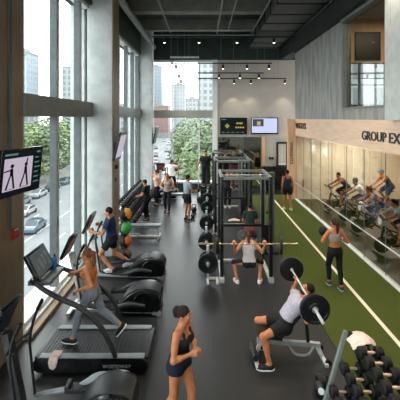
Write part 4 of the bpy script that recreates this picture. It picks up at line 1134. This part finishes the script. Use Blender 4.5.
# ------------------------------------------------------------------ plates, stands, barbells
def make_plate(r=.24, th=.06, mat='plate_rubber'):
    """disc faces -y; centre at the origin"""
    t = thing('weight_plate', 'x', 'weight plate')
    MB().lathe((0, th/2, 0), (0, -1, 0), ((0, r*.97), (.006, r), (th-.006, r), (th, r*.96), (th, r*.86), (th*.72, r*.8), (th*.7, r*.4), (th*.95, r*.34), (th, r*.14)), 36).build('disc', mat, t)
    MB().lathe((0, -th*.45, 0), (0, -1, 0), ((0, .05), (.008, .05), (.01, .028)), 20).build('hub', 'steel', t)
    return t
PL = make_plate(); PG = make_plate(.17, .05, 'plate_grey')
stand_spots = ((.12, 8.82), (.1, 10.35), (.12, 12.2), (.16, 14.3), (.2, 15.9))
def make_stand():
    t = thing('plate_stand', 'x', 'stand', (0, 0, 0), 0, 'plate stands beside the power racks')
    MB().bb(-.035, .035, .06, .13, .03, .85).build('post', 'steel', t, .008)
    MB().bb(-.03, .03, -.2, .4, 0, .05).bb(-.02, .26, .07, .13, 0, .05).bb(.2, .26, -.18, .13, 0, .05).build('base', 'steel_light', t, .008)
    MB().cyl((0, .06, .45), (0, -.2, .45), .024).cyl((0, .13, .45), (0, .34, .45), .024).build('peg', 'steel', t)
    MB().cyl((0, .06, .78), (0, -.06, .78), .02).build('hook', 'steel', t)
    return t
ST = make_stand(); used = [False, False]
for i, (x, y) in enumerate(stand_spots):
    o = ST if i == 0 else copy_tree(ST)
    o['label'] = 'steel plate stand left of the power racks, %s from the squatting woman' % ordn(i); o.location = (x, y, 0)
    for j, (dy, lb) in enumerate(((-.03, 'front'), (.22, 'rear'))):
        p = PL if not used[0] else copy_tree(PL); used[0] = True
        p['label'] = 'black weight plate, %s plate of the %s stand from the squatting woman' % (lb, ordn(i)); p['group'] = 'plates on the stands'
        p.location = (x, y+dy, .45); p.scale = (1, 1, 1) if j == 0 else (.9, 1, .9)
PG['label'] = 'grey weight plate leaning beside the seated person in the racks'; PG.location = (1.3, 11.75, .17); PG.rotation_euler = (R(-8), 0, R(10))
def barbell(label, loc, rz, L=2.2, mat='steel'):
    t = thing('barbell', label, 'barbell', loc, rz)
    h = L/2
    MB().cyl((-.66, 0, 0), (.66, 0, 0), .0145, n=12).build('bar', mat, t)
    for s in (-1, 1):
        MB().lathe((s*.66, 0, 0), (s, 0, 0), ((0, .03), (.025, .03), (.026, .022), (h-.66, .022), (h-.655, .014)), 14).build('sleeve', mat, t)
    return t
barbell('barbell across the shoulders of the squatting woman', (1.07, 8.52, 1.02), 0, 2.34, 'bar_steel')
for s, lb in ((-1, 'stand'), (1, 'turf')):
    p = copy_tree(PL, 'black plate on the %s end of the squat barbell' % lb, None, (1.07+s*.78, 8.52, 1.02), R(90)-R(10)*s); p['group'] = 'plates on the squat barbell'
barbell('barbell held over the bench by the lying man', (1.64, 5.98, 1.2), R(90), 2.14, 'steel_light')
for s, lb in ((-1, 'near'), (1, 'far')):
    p = copy_tree(PL, 'black plate on the %s end of the bench barbell' % lb, None, (1.64, 5.98+s*.7, 1.2), 0 if s < 0 else PI); p['group'] = 'plates on the bench barbell'
    p.scale = (.92, 1, .92)

# ------------------------------------------------------------------ power racks
def make_rack():
    t = thing('power_rack', 'x', 'rack', (0, 0, 0), 0, 'power racks in a line')
    for sx in (-1, 1):
        for sy in (-1, 1):
            u = MB().bb(sx*.6-.042, sx*.6+.042, sy*.6-.042, sy*.6+.042, .02, 2.56).build('upright', 'black_paint', t, .006)
            MB().bb(sx*.6-.008, sx*.6+.008, sy*.6-.0435, sy*.6-.041, .3, 2.4).build('hole_strip', 'black_gloss', u)
        MB().bb(sx*.6-.035, sx*.6+.035, -.64, .64, 2.5, 2.57).build('top_beam', 'pipe_grey', t, .006)
        MB().bb(sx*.6-.04, sx*.6+.04, -.64, .66, 0, .07).build('base_beam', 'steel_light', t, .006)
        MB().bb(sx*.6-.06, sx*.6+.06, -.72, -.55, 0, .12).build('foot', 'steel_light', t, .01)
        MB().bb(sx*.6-.03, sx*.6+.03, -.58, .58, .62, .68).build('safety_bar', 'black_paint', t, .006)
        MB().bb(sx*.6-.03, sx*.6+.03, -.74, -.64, 1.42, 1.5).bb(sx*.6-.03, sx*.6+.03, -.745, -.725, 1.42, 1.56).build('bar_hook', 'black_paint', t, .006)
    MB().bb(-.6, .6, -.635, -.565, 2.49, 2.56).build('front_beam', 'pipe_grey', t, .006)
    MB().bb(-.6, .6, .565, .635, 2.49, 2.56).build('rear_beam', 'pipe_grey', t, .006)
    MB().bb(-.6, .6, .57, .63, 0, .07).build('rear_base', 'steel_light', t, .006)
    MB().cyl((-.6, .3, 2.46), (.6, .3, 2.46), .017).build('pull_up_bar', 'steel', t)
    MB().bb(-.6, .6, .58, .62, .98, 1.05).build('rear_brace', 'black_paint', t, .006)
    return t
RK = make_rack(); RK['label'] = 'dark power rack with silver top frame around the squatting woman'; RK.location = (1.06, 9.42, 0)
copy_tree(RK, 'power rack in the middle of the line, behind the seated person', None, (1.02, 12.8, 0))
copy_tree(RK, 'power rack farthest from the camera, with the person hanging from it', None, (1.05, 15.6, 0))

# ------------------------------------------------------------------ cable columns between the racks
def make_column():
    t = thing('cable_column', 'x', 'cable machine', (0, 0, 0), 0, 'cable columns among the racks')
    for s in (-1, 1): MB().bb(s*.16-.045, s*.16+.045, -.05, .05, .03, 2.3).build('upright', 'alu_dark', t, .008); MB().cyl((s*.07, 0, .1), (s*.07, 0, 2.25), .012, n=8).build('guide_rod', 'steel', t)
    MB().bb(-.28, .28, -.35, .2, 0, .05).build('base', 'black_paint', t, .008); MB().bb(-.22, .22, -.08, .08, 2.26, 2.36).build('top_cap', 'alu_dark', t, .01)
    m = MB()
    for k in range(12): m.bb(-.115, .115, -.06, .06, .12+k*.055, .168+k*.055)
    m.build('weight_stack', 'black_paint', t, .004)
    MB().tube([(.0, -.1, 2.1), (.02, -.13, 1.6), (0, -.12, 1.2)], .006, 6).bb(-.06, .06, -.14, -.1, 1.14, 1.2).build('cable', 'black_paint', t)
    return t
CC = make_column(); CC['label'] = 'cable column with silver rods just behind the rack of the squatting woman'; CC.location = (1.95, 10.9, 0)
copy_tree(CC, 'cable column between the middle and the farthest power rack', None, (1.62, 14.3, 0))
# ------------------------------------------------------------------ benches
def flat_bench(label, loc, rz, pad='vinyl'):
    t = thing('flat_bench', label, 'bench', loc, rz)
    MB().bb(-.6, .6, -.14, .14, .38, .45).build('pad', pad, t, .02)
    MB().beam((-.5, 0, .35), (.5, 0, .35), .06).build('spine', 'steel_light', t, .006)
    for s in (-1, 1): MB().beam((s*.48, 0, .35), (s*.52, 0, .04), .06).bb(s*.52-.03, s*.52+.03, -.22, .22, 0, .05).build('leg', 'steel_light', t, .006)
    return t
fb = flat_bench('low grey-topped steel bench at the near end of the window dumbbell rack', (-2.0, 12.05, 0), 0, 'grey_plastic')
MB().bb(-.6, .56, -.04, .04, .02, .07).bb(.5, .58, -.2, .2, .02, .1).build('base_rail', 'steel_light', fb, .008)
flat_bench('flat bench under the seated person in the racks', (1.5, 11.5, 0), R(90))
flat_bench('pale flat bench in front of the rear window ellipticals', (-1.4, 17.0, 0), 0, 'grey_plastic')
t = thing('incline_bench', 'black incline bench with silver frame under the man pressing a barbell', 'bench', (1.4, 6.0, 0))
ua = V(.66, 0, .75).normalized(); f = MB()
MB().box(V(.2, 0, .73)-V(.06, 0, 0), (.86, .28, .07), Matrix.Rotation(-math.atan2(.75, .66), 3, 'Y')).build('backrest', 'vinyl', t, .02)
MB().box((-.3, 0, .43), (.4, .3, .07), Matrix.Rotation(R(8), 3, 'Y')).build('seat', 'vinyl', t, .02)
MB().beam((-.5, 0, .3), (.55, 0, .22), .07).beam((-.1, 0, .34), (-.1, 0, .44), .07).build('spine', 'steel', t, .008)
MB().beam((-.44, 0, .3), (-.52, 0, .04), .06).bb(-.56, -.5, -.3, .3, .01, .06).build('front_leg', 'steel_light', t, .01)
MB().beam((.5, 0, .24), (.58, 0, .04), .06).bb(.55, .61, -.26, .26, .01, .06).build('rear_leg', 'steel_light', t, .01)
MB().beam((.35, 0, .25), (.3, 0, .85), .05).build('support', 'black_paint', t, .006)
MB().tube([(.0, -.14, .3), (.1, -.17, .18), (.3, -.16, .16), (.42, -.1, .26)], .02, 8).build('guide', 'pipe_grey', t)
MB().cyl((-.55, -.2, .12), (-.55, .2, .12), .05).build('foot_roller', 'vinyl', t)
for s in (-1, 1): MB().cyl((.62, s*.2-.02, .05), (.62, s*.2+.02, .05), .05).build('wheel', 'rubber', t)
# ------------------------------------------------------------------ stair climber
t = thing('stair_climber', 'dark stair climber under the person in black beside the rear window frame', 'stair climber', (.14, 17.3, 0))
MB().bb(-.35, .35, -.55, .7, .03, .35).build('base', 'charcoal', t, .03)
for k in range(3): MB().bb(-.26, .26, -.5+k*.24, -.24+k*.24, .35, .42+k*.16).build('step', 'rubber', t, .01)
MB().prism([(.2, .35), (.7, .35), (.68, 1.7), (.55, 1.75)], -.22, .22).build('mast', 'charcoal', t, .03)
for s in (-1, 1): MB().tube([(s*.36, -.4, .35), (s*.36, -.35, 1.3), (s*.34, -.1, 1.6), (s*.3, .5, 1.7)], .022, 8).build('handrail', 'steel', t)
MB().box((0, .5, 1.85), (.46, .07, .34), Matrix.Rotation(R(25), 3, 'X')).build('console', 'black_gloss', t, .02)

# ------------------------------------------------------------------ spin bikes
def make_bike():
    t = thing('spin_bike', 'x', 'exercise bike', (0, 0, 0), 0, 'spin bikes in the glazed studio')
    fr = MB().beam((0, -.52, .08), (0, .02, .4), .07, .05).beam((0, .02, .4), (0, .44, .86), .08, .05).beam((0, .02, .4), (0, -.2, .72), .07, .05).beam((0, .44, .86), (0, .62, .1), .07, .05).beam((0, -.14, .6), (0, .33, .74), .05)
    fr.build('frame', 'charcoal', t, .01)
    MB().bb(-.26, .26, .58, .66, .01, .08).build('front_foot', 'charcoal', t, .01)
    MB().bb(-.26, .26, -.56, -.48, .01, .08).build('rear_foot', 'charcoal', t, .01)
    MB().lathe((-.03, .5, .31), (1, 0, 0), ((0, .05), (.005, .22), (.015, .24), (.045, .24), (.055, .22), (.06, .05)), 28).build('flywheel', 'charcoal', t)
    MB().prism([(-.1, .3), (-.06, .5), (.1, .52), (.5, .42), (.62, .3), (.5, .2), (.05, .27)], .06, .1).build('chain_guard', 'black_gloss', t, .015)
    MB().beam((0, -.17, .66), (0, -.25, .95), .04).build('seat_post', 'steel', t)
    MB().ell((0, -.28, .98), (.1, .13, .035), None, 14, 8).ell((0, -.15, .985), (.035, .12, .028), None, 12, 8).build('saddle', 'vinyl', t)
    MB().beam((0, .43, .84), (0, .47, 1.06), .045).build('bar_post', 'steel', t)
    MB().tube([(-.2, .66, 1.16), (-.22, .56, 1.1), (-.2, .44, 1.08), (0, .42, 1.07), (.2, .44, 1.08), (.22, .56, 1.1), (.2, .66, 1.16)], .02, 10).build('handlebar', 'vinyl', t)
    MB().box((0, .55, 1.16), (.12, .03, .09), Matrix.Rotation(R(30), 3, 'X')).build('display', 'black_gloss', t, .008)
    for s, (dy, dz) in ((-1, (.12, -.12)), (1, (-.12, .12))):
        c = MB().beam((s*.08, .02, .4), (s*.1, .02+dy, .4+dz), .03, .02).build('crank', 'steel', t)
        MB().bb(s*.1, s*.2, .02+dy-.05, .02+dy+.05, .4+dz-.015, .4+dz+.015).build('pedal', 'black_paint', c, .006)
    return t
BK = make_bike()
bike_spots = ((5.85, 15.2, 'dark spin bike at the far end of the studio front row'), (5.9, 13.7, 'dark spin bike under the dark-haired rider in white'), (5.82, 12.35, 'dark spin bike under the brown-haired rider in blue'), (5.72, 10.5, 'dark spin bike nearest the camera in the studio front row'), (7.5, 14.9, 'dark spin bike in the second row under the rider in a cap'))
for i, (x, y, lb) in enumerate(bike_spots):
    o = BK if i == 0 else copy_tree(BK)
    o['label'] = lb; o.location = (x, y, 0); o.rotation_euler = (0, 0, R(90))
for k, (x, y, lb) in enumerate(((5.36, 12.2, 'white towel hanging on the handlebar of the brown-haired rider'), (5.25, 10.95, 'white towel hanging on the handlebar of the nearest studio bike'))):
    o = towel('towel', 'towel_white', [[(-.05, -.1, -.22), (-.06, 0, -.25), (-.05, .1, -.2)], [(-.03, -.1, 0), (-.03, 0, .02), (-.03, .1, 0)], [(.03, -.1, .01), (.03, 0, .03), (.03, .1, .01)], [(.06, -.09, -.16), (.06, 0, -.18), (.05, .1, -.14)]], lb, .015, 7+k, .008)
    o.location = (x, y-.35*k, 1.1)
o = towel('towel', 'towel_pink', [[(-.22, .1, .02), (0, .12, .05), (.2, .08, .02)], [(-.22, 0, .03), (0, 0, .1), (.22, 0, .03)], [(-.2, -.1, .02), (0, -.12, .04), (.2, -.1, .02)]], 'pale pink towel lying on the floor inside the power racks', .02, 12, .012)
o.location = (1.2, 13.9, .0)
# ------------------------------------------------------------------ the people
W90 = R(90)      # local forward (+y) turned towards the windows (-x)
# walking on the treadmill
person('woman in a sports top and grey leggings walking on the treadmill', (-1.87, 6.05, 0), W90, 1.64, True, pz=1.085, lean=7, twist=-4,
       feet=[((-.08, .28, .35), 4), ((.1, -.46, .465), -52)], hands=[(-.2, .16, 1.2), (.36, .42, 1.24)], elbow=[(-.35, -1, -.35), (.5, -.6, -.7)],
       knee=[(0, 1, .1), (0, 1, -.1)], head=(4, -5), wear=[('bra', '#b5672f'), ('leggings', '#6f7680')], hair=('ponytail', '#6b4428'), skin='#c58a62', shoe='#17181b', vox=.0095, curl=(.9, .9), palm=[(0, 0, -1), (-1, 0, 0)], fine=True, face=True)
person('man in a navy T-shirt and dark shorts striding on the elliptical', (-2.32, 9.12, 0), W90, 1.78, False, pz=.95, lean=4,
       feet=[((-.2, -.05, .28), -5), ((.2, -.4, .3), -24)], hands=[(-.27, .4, 1.2), (.27, .36, 1.22)], elbow=[(-.5, -.6, -1), (.5, -.6, -1)], knee=[(0, 1, .2), (0, 1, .2)],
       head=(8, 0), wear=[('tee', '#1f3150'), ('shorts', '#1a1c22')], hair=('short', '#1d1512'), skin='#c98f6b', shoe='#b9bcc0', vox=.0105, curl=(.9, .9), palm=[(1, 0, 0), (-1, 0, 0)], fine=True, face=True)
person('woman in a black tank top and black shorts clasping her hands in the foreground', (-.3, 4.6, 0), R(-122), 1.64, True, pz=.885, lean=6, twist=6,
       feet=[((-.1, .17, .08), 0), ((.1, -.2, .13), -18)], hands=[(-.04, .2, 1.09), (.04, .21, 1.08)], elbow=[(-1, -.5, -.7), (1, -.5, -.7)], knee=[(0, 1, 0), (0, 1, 0)],
       head=(4, 0), wear=[('tank', '#14161b'), ('shorts', '#161a24', .2)], hair=('bun', '#1f1512'), skin='#b97d5a', shoe='#1b1c1f', vox=.0085, curl=(.75, .75), palm=[(1, .2, 0), (-1, .2, 0)], hdir=[(.25, .9, .35), (-.25, .9, .3)], fine=True, face=True)
person('woman in a grey tank top squatting with a barbell on her shoulders', (1.1, 8.72, 0), 0, 1.66, True, pz=.56, py=-.12, lean=24,
       feet=[((-.27, .02, .08), 0), ((.27, .02, .08), 0)], foot_yaw=(-22, 22), hands=[(-.36, -.2, .99), (.36, -.2, .99)], elbow=[(-.6, -.3, -1), (.6, -.3, -1)], knee=[(-.75, 1, .3), (.75, 1, .3)],
       head=(-10, 0), wear=[('tank', '#a9a5a8'), ('capri', '#15171a')], hair=('ponytail', '#4a2c1c'), skin='#c78c68', shoe='#d9d5d0', vox=.0095, curl=(1.0, 1.0), palm=[(0, 1, 0), (0, 1, 0)], hdir=[(-.1, 0, 1), (.1, 0, 1)], fine=True)
person('man in a grey T-shirt lying on the incline bench pressing a barbell', (1.37, 6.0, 0), W90, 1.76, False, pz=.6, py=.02, lean=-42,
       feet=[((-.28, .31, .09), 0), ((.24, .34, .09), 0)], hands=[(-.34, -.27, 1.1), (.34, -.27, 1.1)], elbow=[(-1, .1, -.5), (1, .1, -.5)], knee=[(-.2, 1, .9), (.2, 1, .9)],
       head=(-18, 0), wear=[('tee', '#9f9ba6'), ('shorts', '#17181c')], hair=('short', '#1e1613'), skin='#bf8159', shoe='#1a1b1f', vox=.0095, curl=(1.0, 1.0), palm=[(0, .35, 1), (0, .35, 1)], hdir=[(0, -.2, 1), (0, -.2, 1)], fine=True, face=True, beard='#2a1d18')
person('woman in a grey crop top and black leggings walking away on the turf', (3.1, 8.45, .012), R(4), 1.68, True, lean=2, feet=[((-.08, .14, .1), -8), ((.1, -.12, .08), 0)],
       hands=[(-.16, .25, 1.16), (.2, .2, 1.1)], elbow=[(-.7, -1, -.6), (.6, -1, -.5)], head=(6, 12), wear=[('crop', '#8d8582'), ('leggings', '#15161a')], hair=('long', '#33201a'), skin='#b9774f', shoe='#33363c', sole='#9fc0cc', vox=.0105, curl=(.8, .8), fine=True)
person('man in a dark blue tank top walking away at the far turf end', (3.68, 15.65, .012), R(4), 1.78, False, feet=[((-.1, .12, .08), 0), ((.12, -.12, .08), 0)],
       wear=[('tank', '#1d2b40'), ('shorts', '#17181c')], hair=('short', '#1c1512'), skin='#b9794f', shoe='#b9c9a0', vox=.013)
person('man in a grey T-shirt and black shorts standing in the aisle holding a dumbbell', at(187, 220.5), R(-52), 1.84, False, hands=[(-.12, .36, 1.1), (.14, .34, 1.12)], elbow=[(-.4, -1, -.4), (.4, -1, -.4)],
       wear=[('tee', '#868c94'), ('shorts', '#191b20')], hair=('short', '#2a1d17'), skin='#b97f5c', shoe='#25272c', vox=.0125, curl=(.9, .9))
person('woman in a grey tank top and dark leggings walking towards the camera in the aisle', at(167.5, 213), R(168), 1.74, True, feet=[((-.12, .18, .08), 6), ((.14, -.16, .1), -14)], hands=[(-.18, .28, 1.12), (.16, .28, 1.12)], elbow=[(-.7, -.8, -.4), (.7, -.8, -.4)],
       head=(10, 0), wear=[('tank', '#a8a5a0'), ('leggings', '#23262d')], hair=('short', '#6a4630'), skin='#c78a66', shoe='#26282d', vox=.0125)
person('woman in a peach top and black leggings standing by the far concrete column', at(157, 206), R(120), 1.7, True, hands=[(-.2, .12, 1.42), (.2, .1, 1.4)], elbow=[(-1, -.2, -.4), (1, -.2, -.4)],
       wear=[('tank', '#cf9f8b'), ('leggings', '#1c1e24')], hair=('bun', '#4a3022'), skin='#c99073', shoe='#1d1e22', vox=.0125)
person('person in black bending to the long dumbbell rack', at(147, 221), R(75), 1.66, True, lean=6, hands=[(-.2, .3, .98), (.2, .3, .98)], elbow=[(-.5, -1, -.3), (.5, -1, -.3)], head=(14, 0),
       wear=[('tee', '#1b1c20'), ('leggings', '#191a1e')], hair=('short', '#2c201a'), skin='#b87f5e', shoe='#1d1e22', vox=.0125)
person('person in a white top on the elliptical at the rear window', (-1.6, 18.3, 0), 0, 1.72, True, pz=1.12, feet=[((-.2, .12, .3), 0), ((.2, -.1, .42), -15)], hands=[(-.42, .35, 1.36), (.42, .35, 1.36)], elbow=[(-1, -.3, -.3), (1, -.3, -.3)],
       wear=[('tee', '#e3dfdc'), ('leggings', '#202228')], hair=('short', '#4a3527'), skin='#c08a66', vox=.014)
person('person in a black T-shirt high on the stair climber', (.14, 17.05, 0), R(170), 1.74, False, pz=1.68, feet=[((-.12, .02, .83), 0), ((.12, -.12, .68), 0)], hands=[(-.42, .1, 1.62), (.42, .1, 1.62)], elbow=[(-1, -.3, -.3), (1, -.3, -.3)],
       wear=[('tee', '#191b20'), ('leggings', '#1c1e24')], hair=('short', '#1f1613'), skin='#b07a58', vox=.014)
person('man hanging from the pull-up bar of the farthest power rack', (1.36, 15.7, 0), R(180), 1.74, False, pz=1.86, py=-.05, lean=4, feet=[((-.09, -.12, 1.1), -30), ((.1, -.12, 1.12), -30)], hands=[(-.28, -.12, 2.44), (.26, -.12, 2.44)], elbow=[(-1, .2, -1), (1, .2, -1)],
       wear=[('tee', '#1c1d22'), ('shorts', '#5a2a2c')], hair=('short', '#1b1512'), skin='#c08366', vox=.0135, palm=[(0, 1, 0), (0, 1, 0)], curl=(1, 1))
person('person in black leggings and white shoes standing inside the farthest power rack', (1.1, 16.15, 0), R(175), 1.7, True, wear=[('tee', '#2a2c32'), ('leggings', '#17181d')], hair=('short', '#2c1f19'), skin='#b98060', shoe='#dcd8d4', vox=.014)
person('person in a dark green top sitting on the bench in the racks', (1.5, 11.45, 0), R(-8), 1.7, True, pz=.53, lean=12, feet=[((-.17, .42, .08), 0), ((.17, .42, .08), 0)], hands=[(-.18, .32, .62), (.18, .32, .62)],
       wear=[('tee', '#1c2a26'), ('shorts', '#7a4a4a')], hair=('short', '#17110f'), skin='#b97f5f', shoe='#26282d', vox=.0125)
def rider(lb, x, y, lean, wear, hair, skin, H=1.72, f=False, head=(20, 0), shoe='#1b1c1f', vox=.012, up_=0):
    hl = (-.2, .5, 1.12); hr_ = (.2, .5, 1.12)
    person(lb, (x, y, 0), W90, H, f, pz=1.07+up_, py=-.24, lean=lean, feet=[((-.15, .1, .37), -8), ((.15, -.13, .6), -12)], hands=[hl, hr_], elbow=[(-.7, -.3, -1), (.7, -.3, -1)], knee=[(-.1, 1, .4), (.1, 1, .4)],
           head=(-lean*.25+4, head[1]), wear=wear, hair=hair, skin=skin, shoe=shoe, vox=vox, curl=(.8, .8), palm=[(0, 0, -1), (0, 0, -1)])
s5 = bike_spots
rider('bare-armed man in dark clothes riding the far end studio bike', s5[0][0], s5[0][1], 46, [('tank', '#4a4648'), ('shorts', '#23262c', 1.0)], ('short', '#3a271d'), '#b9784f')
rider('dark-haired rider in a white T-shirt on the second studio bike', s5[1][0], s5[1][1], 44, [('tee', '#d9d3cb'), ('shorts', '#202329', 1.0)], ('afro', '#17110f'), '#a86a46', 1.68, True)
rider('brown-haired woman in a blue top leaning over her studio bike', s5[2][0], s5[2][1], 52, [('bra', '#2a4a7a'), ('leggings', '#2a3a5c')], ('long', '#5a2f1e'), '#c07a50', 1.68, True)
rider('dark-haired rider in a grey T-shirt on the nearest studio bike', s5[3][0], s5[3][1], 54, [('tee', '#8b97a3'), ('shorts', '#1f2126', .9)], ('ponytail', '#17110f'), '#b06f49', 1.66, True)
rider('man in a cap riding in the second studio row', s5[4][0], s5[4][1], 40, [('tank', '#3f3a3c'), ('shorts', '#25364f', .9)], ('cap', '#4a5a68'), '#b9784f', 1.78, False, up_=.12)
o = copy_tree(DW); tag(o, 'black dumbbell held by the man in the grey T-shirt in the aisle', 'dumbbell'); pp = at(187, 220.5); o.location = (pp.x+.34, pp.y+.2, 1.12); o.rotation_euler = (0, 0, .5); o.scale = (.8, .8, .8)
kb = MB().ell((0, 0, 0), (.11, .11, .11), None, 20, 14).build('medicine_ball', 'rubber'); kb.location = (2.93, 8.77, 1.24); tag(kb, 'small black ball carried by the woman on the turf', 'ball')
# ------------------------------------------------------------------ light
w = bpy.data.worlds.new('sky'); SC.world = w; w.use_nodes = True
nt = w.node_tree; N = nt.nodes; L = nt.links; bg = N['Background']
tc = N.new('ShaderNodeTexCoord'); nz = N.new('ShaderNodeTexNoise'); nz.inputs['Scale'].default_value = 2.2; nz.inputs['Detail'].default_value = 5
cr = N.new('ShaderNodeValToRGB'); cr.color_ramp.elements[0].color = (.86, .92, .97, 1); cr.color_ramp.elements[1].color = (1, 1, 1, 1); cr.color_ramp.elements[0].position = .3; cr.color_ramp.elements[1].position = .6
L.new(tc.outputs['Generated'], nz.inputs['Vector']); L.new(nz.outputs['Fac'], cr.inputs['Fac']); L.new(cr.outputs['Color'], bg.inputs['Color'])
bg.inputs['Strength'].default_value = SKY = 2.4
def spot_light(p, d, e, col, ang=80, blend=.6):
    l = bpy.data.lights.new('spot', 'SPOT'); l.energy = e; l.color = col; l.spot_size = R(ang); l.spot_blend = blend; l.shadow_soft_size = .06
    o = bpy.data.objects.new('spot_lamp', l); COL.objects.link(o); o.location = p; o.rotation_euler = d.to_track_quat('-Z', 'Y').to_euler()
def area(p, rot, sx, sy, e, col):
    l = bpy.data.lights.new('area', 'AREA'); l.shape = 'RECTANGLE'; l.size = sx; l.size_y = sy; l.energy = e; l.color = col
    o = bpy.data.objects.new('ceiling_lamp', l); COL.objects.link(o); o.location = p; o.rotation_euler = rot
for p, d in SPOTS: spot_light(p, d, 26 if p.y > 17 else 45 if p.y > 13 else 90, (1, .86, .68))
for y, e in ((16.3, 56), (14.0, 42), (11.5, 20)): area((6.8, y, 3.15), (0, 0, 0), 2.6, .3, e, (1, .9, .8))
area((6.6, 10.5, 7.5), (0, 0, 0), 1.5, 1.5, 40, (1, .8, .55))
SC.view_settings.view_transform = 'Standard'; SC.view_settings.look = 'None'; SC.view_settings.gamma = 1; SC.view_settings.use_curve_mapping = False
SC.view_settings.exposure = 1.4
SC.cycles.use_denoising = True
SC.cycles.max_bounces = 8; SC.cycles.diffuse_bounces = 4; SC.cycles.glossy_bounces = 4; SC.cycles.transparent_max_bounces = 16; SC.cycles.transmission_bounces = 4
SC.cycles.sample_clamp_indirect = 6; SC.cycles.caustics_reflective = False; SC.cycles.caustics_refractive = False
